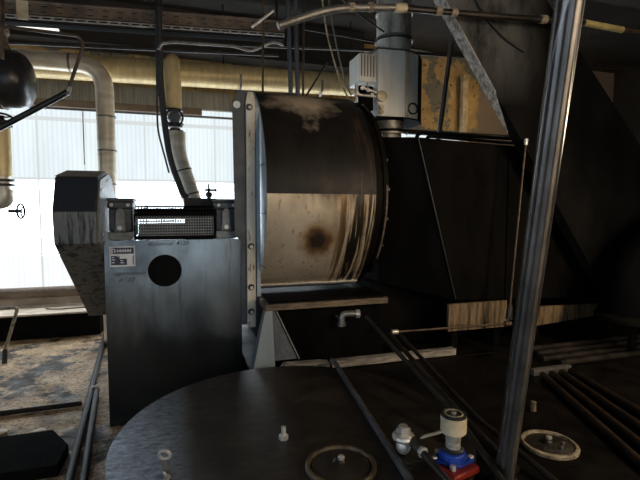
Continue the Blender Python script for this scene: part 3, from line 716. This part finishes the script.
GP = 'pipes lying across the right of the deck'
for y, xa, lab in ((3.07, 2.86, 'long dark pipe on the deck nearest the duct'), (2.955, 2.80, 'long dark pipe on the deck, second from the duct'), (2.83, 2.74, 'long dark pipe on the deck, third from the duct'), (2.715, 2.80, 'long dark pipe on the deck farthest from the duct')):
    rod([(xa, y, .4485), (5.15 if y > 3 else 4.06, y, .4485)], .026, lab, 'pipe_black', 'deck_pipe', GP, 'pipe')
GD = 'pipes slanting toward the right foreground'
for (a, b, lab) in (((2.75, 2.56), (2.55, 1.75), 'slanting deck pipe farthest to the right of its four'), ((2.665, 2.56), (2.36, 1.62), 'slanting deck pipe third counted from the pole'), ((2.575, 2.56), (2.18, 1.50), 'slanting deck pipe second counted from the pole'), ((2.49, 2.56), (2.04, 1.45), 'slanting deck pipe closest to the pole')):
    rod([(a[0], a[1], .4465), (b[0], b[1], .4465)], .0225, lab, 'pipe_stain', 'slanting_pipe', GD, 'pipe')
o = MB().box((2.45, 2.60, .4225), (2.80, 2.635, .47)).build('clamp_bar', 'steel_dull', base=(2.6, 2.62, .42)); tag(o, 'short grey clamp bar at the far ends of the slanting deck pipes', 'bar')
t = thing('grease_nipple', (2.02, 2.14, .4205), 'small rusty ribbed nipple standing on the deck behind the pale manhole', 'nipple')
for i in range(4): MB().lathe((2.02, 2.14, .4205 + i*.016), (0, 0, 1), [(0, .016), (.010, .018), (.015, .014)], 12).build('ridge', 'rustplate', t)

# ------------------------------------------------------------------ valve actuator with red foot and blue flange
AC = V((1.108, 1.635, .5006))
t = thing('valve_actuator', AC, 'cream capped valve actuator with blue flange on a red foot', 'valve')
x, y, z = AC
rz = Matrix.Rotation(math.radians(14), 3, 'Z')
foot = MB().box((x-.07, y-.08, z), (x+.092, y+.07, z+.035), rz); foot.build('red_foot', 'red', t, bevel=.01)
fl = MB()
pts = []
for i in range(32):
    a = 2*PI*i/32; r = .062 + .034 * max(0, math.cos(2*a + .6)) ** 3
    pts.append((x + .012 + r * math.cos(a), y + .01 + r * math.sin(a)))
fl.prism(pts, 'z', z + .036, z + .052)
fl.lathe((x + .012, y + .01, z + .052), (0, 0, 1), [(0, .060), (.03, .056), (.034, .05), (.034, 0)], 32)
bf = fl.build('blue_flange', 'blue', t, bevel=.003)
for a in (-.3, PI - .3, PI/2 + .5, -PI/2 - .5):
    q = V((x + .012 + .083*math.cos(a), y + .01 + .072*math.sin(a), z + .036))
    MB().hexnut(q, (0, 0, 1), .014, .022).build('bolt', 'galv', t)
MB().lathe((x + .012, y + .01, z + .087), (0, 0, 1), [(0, .046), (.008, .048), (.014, .04), (.014, 0)], 28).build('gland', 'rubber', t)
MB().lathe((x + .012, y + .01, z + .102), (0, 0, 1), [(0, .033), (.02, .033), (.022, .029), (.03, .029), (.032, .033), (.058, .033)], 28).build('stem', 'steel', t)
zc = z + .162
MB().lathe((x + .014, y + .012, zc), (0, 0, 1), [(0, .028), (.004, .050), (.012, .056), (.075, .056), (.080, .053), (.080, 0)], 36).build('cap', 'cream', t)
MB().lathe((x + .014, y + .012, zc + .0805), (0, 0, 1), [(0, .055), (.010, .055), (.012, .046), (.006, .042), (.006, 0)], 36).build('cap_ring', 'rubber', t)
MB().torus((x + .014, y + .012, zc + .0905), (0, 0, 1), .038, .004, 28, 8).build('ring', 'rim_pale', t)
MB().hexnut((x + .014, y + .012, zc + .087), (0, 0, 1), .012, .010).build('screw', 'steel', t)
LV0, LV1 = V((x - .015, y + .02, zc + .008)), V((1.036, 1.766, .592))
dv = (LV1 - LV0); nv = V((0, 0, 1)).cross(dv).normalized() * .015
MB().loft([LV0 + nv, LV0 - nv, LV0 - nv + V((0, 0, .012)), LV0 + nv + V((0, 0, .012))], [LV1 + nv, LV1 - nv, LV1 - nv + V((0, 0, .012)), LV1 + nv + V((0, 0, .012))]).build('lever', 'cream', t, bevel=.002)

JC = V((.965, 1.815, .5005))
t = thing('linkage_joint', JC, 'steel ball joint and black rod linked to the cream lever', 'linkage')
MB().ball(JC + V((0, 0, .038)), .034, 18, 1.1).build('ball', 'galv', t)
MB().torus(JC + V((0, 0, .086)), (0, 0, 1), .036, .018, 28, 10).build('rod_eye', 'steel', t)
MB().hexnut(JC + V((0, 0, .104)), (0, 0, 1), .034, .026).build('nut', 'galv', t)
MB().lathe(JC + V((0, 0, .130)), (0, 0, 1), [(0, .020), (.010, .020)], 16).build('stud', 'steel', t)
ra, rb = JC + V((.028, -.028, .080)), V((1.010, 1.42, .535))
dr = (rb - ra).normalized()
MB().lathe(ra, dr, [(0, .020), (.02, .025), (.08, .025), (.085, .020)], 14).build('shank', 'rubber', t)
MB().hexnut(ra + dr * .086, dr, .026, .018).build('lock_nut', 'galv', t)
MB().lathe(ra + dr * .105, dr, [(0, .016), (.36, .016)], 16).build('rod', 'pipe_dark', t)

# ------------------------------------------------------------------ left floor
rod([(-1.02, 6.25, .03), (-.70, 2.95, .03), (-.60, 2.1, .03)], .026, 'long black floor pipe left of the pedestal, outer one', 'pipe_black', 'floor_pipe', 'paired floor pipes beside the pedestal', 'pipe')
rod([(-.78, 4.25, .03), (-.62, 2.95, .03), (-.52, 2.1, .03)], .024, 'shorter black floor pipe hard against the pedestal side', 'pipe_black', 'floor_pipe', 'paired floor pipes beside the pedestal', 'pipe')
rod([(-4.6, 3.93, .025), (-.86, 4.06, .025)], .022, 'black pipe running across the left floor to the paired pipes', 'pipe_black', 'floor_pipe', None, 'pipe')
o = MB().torus((-.80, 4.32, .03), (.1, 1, 0), .034, .008).build('pipe_collar', 'galv', base=(-.8, 4.32, 0)); 
tag(o, 'pale metal collar where the floor pipes meet', 'collar')
o = MB().prism([(-2.6, 3.0), (-.78, 3.0), (-.78, 3.26), (-.935, 3.52), (-2.6, 3.46)], 'z', 0, .075).build('concrete_block', 'tar', base=(-1.6, 3.2, 0), bevel=.006); tag(o, 'low black block on the floor at the bottom left corner', 'block')
GS = 'flat stones on the left floor'
for q, lab in (((-1.33, 3.72), 'flat pale stone on the floor at the left picture edge'), ((-1.06, 3.65), 'flat brown stone on the floor behind the low black block')):
    o = MB().ball((q[0], q[1], .014), .045, 14, .3).build('flat_stone', 'concrete_pale', base=(q[0], q[1], 0)); tag(o, lab, 'stone', GS)
t = thing('bent_handrail', (-1.88, 5.5, 0), 'thin bent metal rail standing by the left plinth', 'rail')
MB().tube([(-3.4, 5.6, .57), (-1.80, 5.6, .575), (-1.79, 5.6, .54), (-1.885, 5.5, .14)], .018, bend=.05).build('rail', 'rim_pale', t)
MB().tube([(-1.885, 5.5, .14), (-1.88, 5.45, .004)], .024).build('socket', 'pipe_dark', t)

# ------------------------------------------------------------------ overhead pipes on the left
t = thing('insulated_pipe', (0, 6.3, 3.2), 'long yellow clad steam pipe crossing behind the fan', 'pipe')
MB().tube([(X0 + .02, 6.3, 3.36), (3.2, 6.3, 3.52)], .158, 28).build('cladding', 'wrap', t)
for xx in (-3.4, -1.9, -.2, .75, 1.9, 2.7): MB().lathe((xx, 6.3, 3.42 + xx*.02), (1, 0, .02), [(0, .159), (0, .163), (.03, .163), (.03, .159)], 28, True).build('band', 'steel_dull', t)
for xx in (-3.6, .55, 2.4): MB().cyl((xx, 6.3, 3.59 + xx*.02), (xx, 6.3, ZC - .004), .012).build('hanger', 'pipe_dark', t)
t = thing('elbow_pipe', (-.86, 5.9, 1.0), 'pale clad pipe running in from the left and turning down', 'pipe')
MB().tube([(X0 + .02, 5.9, 3.36), (-.88, 5.9, 3.36), (-.87, 5.9, .004)], .102, 26, bend=.30, seg=8).build('cladding', 'wrap_pale', t)
for zz in (2.75, 2.35, 1.95): MB().lathe((-.872, 5.9, zz), (0, 0, 1), [(0, .103), (0, .107), (.02, .107), (.02, .103)], 26, True).build('band', 'steel_dull', t)
for xx in (-1.25, -2.2): MB().lathe((xx, 5.9, 3.36), (1, 0, 0), [(0, .103), (0, .107), (.025, .107), (.025, .103)], 26, True).build('band', 'steel_dull', t)
MB().cyl((-2.4, 5.9, 3.463), (-2.4, 5.9, ZC - .004), .012).build('hanger', 'pipe_dark', t)
t = thing('strip_light', (-1.9, 6.25, 3.8), 'long thin white tube light under the ceiling beam', 'light')
MB().cyl((-3.0, 6.25, 3.80), (-1.42, 6.25, 3.845), .025).build('tube', 'tube_light', t)
MB().box((-3.1, 6.24, 3.845), (-1.4, 6.30, 3.90)).build('fitting', 'pipe_dark', t)
for xx in (-2.9, -1.6): MB().cyl((xx, 6.27, 3.90), (xx, 6.27, ZC - .004), .010).build('hanger', 'pipe_dark', t)

t = thing('valve_drop', (-.08, 5.6, 1.5), 'tan clad drop pipe with a shutoff valve above the shaft guard', 'pipe')
MB().cyl((-.095, 5.62, 2.82), (-.095, 5.95, 3.36), .10, n=24) if False else None
MB().cyl((-.10, 5.6, 2.835), (-.10, 5.6, 3.20), .098, n=26).build('upper_cladding', 'wrap', t)
MB().cyl((-.10, 5.6, 2.815), (-.10, 5.6, 2.835), .11, n=26).build('flange', 'pipe_dark', t)
MB().tube([(-.10, 5.6, 3.19), (-.10, 5.6, 3.42), (-.10, 6.10, 3.42)], .085, bend=.12).build('branch', 'wrap', t)
MB().lathe((-.09, 5.6, 2.66), (0, 0, 1), [(0, .05), (.03, .055), (.07, .085), (.11, .06), (.15, .05)], 20).build('valve_body', 'castlight', t)
MB().torus((-.09, 5.56, 2.735), (0, 1, 0), .095, .012, 28, 8).build('handwheel', 'pipe_dark', t)
for zz, r in ((2.655, .10), (2.63, .085), (2.60, .06), (2.575, .095)): MB().lathe((-.085, 5.6, zz), (0, 0, 1), [(0, r), (.016, r)], 22).build('flange', 'pipe_dark', t)
MB().tube([(-.08, 5.6, 2.574), (-.08, 5.6, 2.30), (.16, 5.55, 1.55), (.16, 5.5, .004)], .115, 24, bend=.35, seg=8).build('lower_cladding', 'wrap_pale', t)
for a in (2.12, 1.84): 
    f_ = (2.30 - a) / .75; MB().lathe((-.08 + .24*f_, 5.6 - .05*f_, a), (.3, -.06, -.95), [(0, .116), (0, .120), (.018, .120), (.018, .116)], 24, True).build('band', 'brown_paint', t)

t = thing('small_valve', (.30, 5.7, 1.9), 'small hand valve beyond the tan drop pipe', 'valve')
MB().cyl((.30, 5.75, .004), (.30, 5.75, 1.80), .022).build('riser', 'castlight', t)
MB().ball((.30, 5.75, 1.84), .045).build('body', 'pipe_dark', t)
MB().cyl((.30, 5.75, 1.84), (.30, 5.75, 1.98), .014).build('spindle', 'pipe_dark', t)
MB().cyl((.25, 5.75, 1.90), (.40, 5.75, 1.90), .016).build('lever', 'pipe_dark', t)

t = thing('conduit_drop', (-.19, 4.6, 1.75), 'dark conduit dropping from the ceiling to the ribbed box', 'conduit')
MB().tube([(-.175, 4.45, ZC - .003), (-.19, 4.45, 2.9), (-.165, 4.45, 2.5), (-.12, 4.40, 2.12), (-.01, 4.33, 1.80), (.03, 4.32, 1.757)], .029, bend=.15).build('hose', 'rubber', t)
MB().tube([(-.20, 4.47, ZC - .003), (-.225, 4.47, 2.4), (-.13, 4.44, 2.0)], .009, bend=.1).build('wire', 'rubber', t)
for zz in (3.5, 2.7): MB().lathe((-.186, 4.45, zz), (0, 0, 1), [(0, .030), (0, .036), (.04, .036), (.04, .030)], 14, True).build('clip', 'pipe_dark', t)

# cable tray
t = thing('cable_tray', (-.2, 4.6, 3.3), 'perforated steel cable tray hanging under the ceiling', 'cable tray')
XA, XB = -3.2, 1.02
def zt(x): return .045 * (x + 1.4)
g = MB(); sheet_of_holes(g, (XA, 4.58, 3.36 + zt(XA)), (XB - XA, 0, zt(XB) - zt(XA)), (0, 0, .10), 34, 2, .38, .26, .004, (0, 1, 0)); g.build('side_web', 'brown_paint', t, smooth=False)
g = MB(); sheet_of_holes(g, (XA, 4.58, 3.315 + zt(XA)), (XB - XA, 0, zt(XB) - zt(XA)), (0, .02, .042), 46, 1, .72, .45, .004, (0, 1, 0)); g.build('lower_flange', 'galv', t, smooth=False)
MB().loft([(XA, 4.575, 3.462 + zt(XA)), (XA, 4.60, 3.462 + zt(XA)), (XA, 4.60, 3.475 + zt(XA)), (XA, 4.575, 3.475 + zt(XA))], [(XB, 4.575, 3.462 + zt(XB)), (XB, 4.60, 3.462 + zt(XB)), (XB, 4.60, 3.475 + zt(XB)), (XB, 4.575, 3.475 + zt(XB))]).build('upper_lip', 'brown_paint', t)
MB().loft([(XA, 4.61, 3.30 + zt(XA)), (XA, 4.72, 3.30 + zt(XA)), (XA, 4.72, 3.306 + zt(XA)), (XA, 4.61, 3.306 + zt(XA))], [(XB, 4.61, 3.30 + zt(XB)), (XB, 4.72, 3.30 + zt(XB)), (XB, 4.72, 3.306 + zt(XB)), (XB, 4.61, 3.306 + zt(XB))]).build('tray_bed', 'black', t)
MB().box((-1.36, 4.57, 3.31), (-1.27, 4.578, 3.47)).build('splice_plate', 'cream', t)
for xx in (-2.6, -1.32, .95): MB().cyl((xx, 4.64, 3.31 + zt(xx)), (xx, 4.64, ZC - .004), .014).build('hanger', 'pipe_dark', t)
# bent conduit under the tray
o = MB().tube([(-.19, 4.36, 3.10), (-.17, 4.36, 3.155), (-.06, 4.36, 3.18), (.50, 4.36, 3.20), (.64, 4.36, 3.165), (.86, 4.36, 3.285), (.96, 4.36, 3.26)], .014, bend=.06).build('mounted_conduit', 'steel_dull', base=(.3, 4.36, 3.15)); tag(o, 'thin bent conduit below the perforated cable tray', 'conduit')
o = MB().tube([(X0 + .01, 4.80, 3.00), (1.0, 4.80, 3.31)], .018).build('mounted_pipe', 'pipe_dark', base=(-1, 4.80, 3.1)); tag(o, 'thin straight pipe just under the cable tray', 'pipe')

# hanger posts above the fan
t = thing('hanger_post', (.96, 4.3, 2.75), 'dark twin hanger post from the ceiling to the fan top', 'hanger')
for xx in (.965, 1.035): MB().cyl((xx + .04, 4.25, 2.722), (xx, 4.25, ZC - .003), .022).build('rail', 'dark_paint', t)
MB().box((.97, 4.22, 2.7145), (1.10, 4.28, 2.722)).build('foot_plate', 'dark_paint', t)
GH = 'thin rods hanging above the fan'
for a, b, lab in (((.74, 4.3, 2.72), (.77, 4.3, ZC - .003), 'thin leaning hanger rod left of the twin post'), ((1.14, 4.3, 2.722), (1.16, 4.3, ZC - .003), 'thin hanger rod just right of the twin post')):
    o = MB().cyl(a, b, .011).build('hanger_rod', 'pipe_rust', base=a); tag(o, lab, 'rod', GH)
o = MB().tube([(.62, 4.15, 3.31), (.82, 4.15, 3.48)], .012).build('hanging_tube', 'steel', base=(.7, 4.15, 3.3)); tag(o, 'short bright tube slanting above the right end of the cable tray', 'tube')
o = MB().tube([(.60, 4.3, 2.72), (.62, 4.3, 2.95), (.86, 4.35, 2.725)], .006, bend=.1)
o.b.free()
o = MB().cyl((1.15, 4.4, 2.72), (1.42, 4.4, 3.15), .010).build('hanging_brace', 'pipe_dark', base=(1.15, 4.4, 2.72)); tag(o, 'thin dark brace slanting above the fan casing', 'brace')

# bent pipe across the top
t = thing('upper_pipe_mount', (1.6, 3.0, 3.2), 'bent pipe crossing the top from the cable tray to the far right', 'pipe')
YP = 2.98
MB().tube([(.62, YP, 2.87), (.92, YP, 3.00), (1.10, YP, 3.05), (1.50, YP, 3.10)], .026, bend=.12).build('bright_length', 'steel_dull', t)
MB().tube([(1.50, YP, 3.10), (1.9, YP, 3.12), (2.58, YP, 3.16), (3.2, YP, 3.20)], .024, bend=.1).build('dark_length', 'pipe_dark', t)
MB().tube([(3.2, YP, 3.20), (3.62, YP, 3.19)], .026).build('yellow_wrap', 'yellow_tape', t)
MB().tube([(3.62, YP, 3.19), (4.6, YP, 3.22), (8.38, YP, 3.3)], .015).build('thin_length', 'pipe_rust', t)
for q, L in (((1.12, YP, 3.055), .04), ((1.27, YP, 3.075), .03), ((1.47, YP, 3.097), .09), ((1.80, YP, 3.117), .05), ((1.93, YP, 3.123), .05), ((2.75, YP, 3.172), .06)):
    MB().lathe(q, (1, 0, .08), [(0, .033), (L, .033)], 14).build('coupling', 'cream' if L > .08 else 'rim_pale', t)
for xx, zz in ((.80, 2.97), (3.0, 3.20)): MB().cyl((xx, YP, zz), (xx, YP, ZC - .003), .010).build('hanger', 'pipe_dark', t)

GW = 'wires hanging above the white housing'
for pts, m, lab in ((((1.13, 3.9, ZC - .003), (1.22, 3.9, 3.45), (1.27, 3.92, 3.2), (1.42, 4.0, 2.85), (1.545, 4.1, 2.72)), 'rim_pale', 'pale thin wire looping down to the white housing linkage'), (((1.22, 3.95, ZC - .003), (1.30, 3.95, 3.45), (1.40, 4.0, 3.10), (1.50, 4.06, 2.84), (1.57, 4.1, 2.76)), 'wire', 'grey green wire sagging down to the white housing linkage'), (((1.44, 4.0, 3.6), (1.50, 4.0, 3.55), (1.70, 4.1, 3.50), (1.96, 4.2, 3.44)), 'rubber', 'black wire sagging to the flue tube band')):
    o = MB().tube(pts, .008, bend=.15).build('hanging_wire', m, base=pts[-1]); tag(o, lab, 'wire', GW)

# long bars behind and rods over the duct
o = MB().tube([(.5, 5.0, 3.44), (2.2, 5.0, 3.55), (8.38, 5.0, 3.80)], .02).build('mounted_bar', 'pipe_dark', base=(4, 5, 3.6)); tag(o, 'long dark bar passing behind the flue tube', 'bar')
o = MB().tube([(1.45, 5.4, 3.86), (4.2, 5.4, 3.72)], .012).build('mounted_wire', 'pipe_dark', base=(3, 5.4, 3.8)); tag(o, 'thin dark line running behind the flue near the ceiling', 'line')
o = MB().box((2.5, 6.0, 2.78), (6.4, 6.06, 2.85)).build('mounted_channel', 'pipe_dark', base=(4.4, 6.03, 2.78)); tag(o, 'dark horizontal channel in front of the ochre wall', 'channel')
GR = 'rods along the top of the duct'
o = MB().tube([(2.40, 4.3, 2.262), (2.40, 4.3, 2.475), (3.80, 4.3, 2.47), (3.80, 4.3, 2.20)], .022).build('duct_rail', 'pipe_dark', base=(3, 4.3, 2.45)); tag(o, 'upper dark rail lying along the duct top', 'rail', GR)
o = MB().tube([(2.40, 4.1, 2.262), (2.40, 4.1, 2.41), (3.58, 4.1, 2.38), (3.58, 4.1, 2.21)], .018).build('duct_rail', 'pipe_dark', base=(3, 4.1, 2.38)); tag(o, 'lower dark rail lying along the duct top', 'rail', GR)
o = MB().cyl((2.70, 4.40, 2.24), (2.98, 4.38, ZC - .003), .026).build('hanger_tube', 'pole', base=(2.7, 4.38, 2.46)); tag(o, 'thin steel tube rising behind the chute from the duct top', 'tube')
o = MB().box((4.72, 6.85, .0), (4.83, 6.95, 4.02)).build('cream_post', 'cream', base=(4.78, 6.9, 0), bevel=.01); tag(o, 'peeling cream post standing against the ochre wall', 'post')

# ------------------------------------------------------------------ black vessel, valves and thin pipe at far left
t = thing('black_vessel', (-1.45, 4.2, 2.5), 'glossy black horizontal vessel with a domed end at upper left', 'vessel')
M['gloss_black'] = mottled('glossy_black', (.018, .018, .02), (.035, .034, .034), .26, .3, 6)
MB().lathe((-2.9, 4.2, 2.69), (1, 0, 0), [(0, .0), (.0, .23), (1.58, .23), (1.65, .226), (1.70, .20), (1.735, .145), (1.75, .08), (1.755, 0)], 40).build('shell', 'gloss_black', t)
for xx in (-1.50, -1.36): MB().torus((xx, 4.2, 2.69), (1, 0, 0), .230, .006, 40, 8).build('seam', 'pipe_dark', t)
MB().cyl((-1.36, 4.2, 2.915), (-1.36, 4.2, ZC - .003), .03).build('hanger', 'pipe_rust', t)
MB().lathe((-1.36, 4.2, 2.91), (0, 0, 1), [(0, .06), (.03, .06), (.05, .045), (.12, .04), (.14, .055), (.17, .055)], 16).build('top_fitting', 'rustplate', t)
def wheel(mb_o, c, axis, R, parent):
    w_ = MB().torus(c, axis, R, R*.13, 28, 8); ax = V(axis).normalized(); u = ax.orthogonal().normalized(); v_ = ax.cross(u)
    for k_ in range(3):
        a = 2*PI*k_/3; w_.cyl(c, V(c) + (u*math.cos(a) + v_*math.sin(a)) * R, R*.09, n=8)
    w_.lathe(V(c) - ax*R*.15, ax, [(0, R*.25), (R*.3, R*.25)], 12)
    return w_.build('handwheel', 'pipe_dark', parent)
t = thing('valve_riser', (-1.55, 4.6, 0), 'tan clad riser with two handwheel valves at the left edge', 'pipe')
MB().cyl((-1.535, 4.6, 1.95), (-1.535, 4.6, 2.37), .078).build('cladding', 'wrap', t)
MB().tube([(-1.53, 4.6, 1.83), (-1.53, 4.6, 1.74), (X0 + .01, 4.6, 1.72)], .085, bend=.10).build('elbow', 'wrap_pale', t)
for zz in (1.90, 1.86, 2.375, 2.41): MB().lathe((-1.535, 4.6, zz), (0, 0, 1), [(0, .095), (.022, .095)], 22).build('flange', 'pipe_dark', t)
MB().cyl((-1.66, 4.50, 2.2), (-1.66, 4.50, ZC - .003), .012).build('hanger', 'pipe_dark', t)
MB().tube([(-1.66, 4.50, 2.2), (-1.55, 4.60, 2.2)], .012).build('clamp', 'pipe_dark', t)
MB().cyl((-1.535, 4.6, 2.40), (-1.535, 4.6, 2.468), .03).build('spindle', 'pipe_dark', t)
wheel(None, (-1.50, 4.56, 2.455), (.3, -.6, .9), .075, t)
MB().cyl((-1.49, 4.58, 1.64), (-1.40, 4.56, 1.64), .016).build('spindle', 'pipe_dark', t)
wheel(None, (-1.392, 4.56, 1.64), (1, -.15, 0), .065, t)
MB().cyl((-1.535, 4.6, 1.80), (-1.535, 4.6, 1.97), .062).build('neck', 'wrap_pale', t)
t = thing('impulse_pipe', (-1.0, 3.6, 2.2), 'thin looped pipe joined to a thick black hose at upper left', 'pipe')
MB().tube([(-1.168, 3.6, 2.68), (-1.162, 3.6, 2.875), (-1.13, 3.6, 2.896), (-.70, 3.6, 2.887), (-.665, 3.6, 2.85), (-.672, 3.6, 2.80), (-.774, 3.6, 2.50)], .012, bend=.05).build('thin_pipe', 'pipe_rust', t)
MB().lathe((-.765, 3.6, 2.525), (-.32, 0, -.95), [(0, .014), (.0, .018), (.06, .018)], 12).build('joint', 'steel_dull', t)
MB().tube([(-.776, 3.6, 2.49), (-.815, 3.6, 2.462), (-1.2, 3.6, 2.215), (-4.55, 3.6, .03)], .021, bend=.05).build('hose', 'gloss_black', t)

# ------------------------------------------------------------------ added lamps, both out of sight
def lamp_fixture(name, c, label, power, col, size, look=None):
    t = thing(name, c, label, 'lamp', )
    MB().cyl(V(c) + V((0, 0, .12)), (c[0], c[1], ZC - .003), .012).build('rod', 'pipe_dark', t)
    MB().lathe(V(c), (0, 0, 1), [(0, .22), (.02, .215), (.10, .10), (.14, .04), (.14, .03), (.09, .09), (.012, .205)], 28, True).build('shade', 'dark_paint', t)
    MB().ball(V(c) + V((0, 0, .03)), .05).build('bulb', 'bulb', t)
    ld = bpy.data.lights.new(name + '_light', 'SPOT'); ld.energy = power; ld.color = col; ld.shadow_soft_size = size
    ld.spot_size = math.radians(165); ld.spot_blend = .5
    lo = bpy.data.objects.new(name + '_light', ld); COL.objects.link(lo); lo.location = V(c) + V((0, 0, -.06))
    if look is not None: lo.rotation_euler = (V(look) - lo.location).to_track_quat('-Z', 'Y').to_euler()
    return lo
lamp_fixture('added_lamp_right', (3.35, 1.15, 2.1), 'unseen enamel pendant lamp added on the right for warm light', 95, (1, .80, .56), .16, (1.0, 2.4, .6))  # unseen, added to light the pole and foreground from the right
lamp_fixture('added_wall_lamp', (4.9, 5.6, 3.7), 'enamel pendant lamp added behind the sloping chute to light the wall', 22, (1, .76, .45), .1, (4.3, 7.0, 3.2))  # out of sight, added to brighten the ochre wall

w_ = bpy.data.worlds.new('world'); scene.world = w_; w_.use_nodes = True
w_.node_tree.nodes['Background'].inputs[0].default_value = (.5, .6, .7, 1); w_.node_tree.nodes['Background'].inputs[1].default_value = .02
vs = scene.view_settings
vs.view_transform = 'Standard'; vs.look = 'None'; vs.exposure = 0.0; vs.gamma = 1.0; vs.use_curve_mapping = False
for o in scene.objects:
    if '_o' in o: del o['_o']
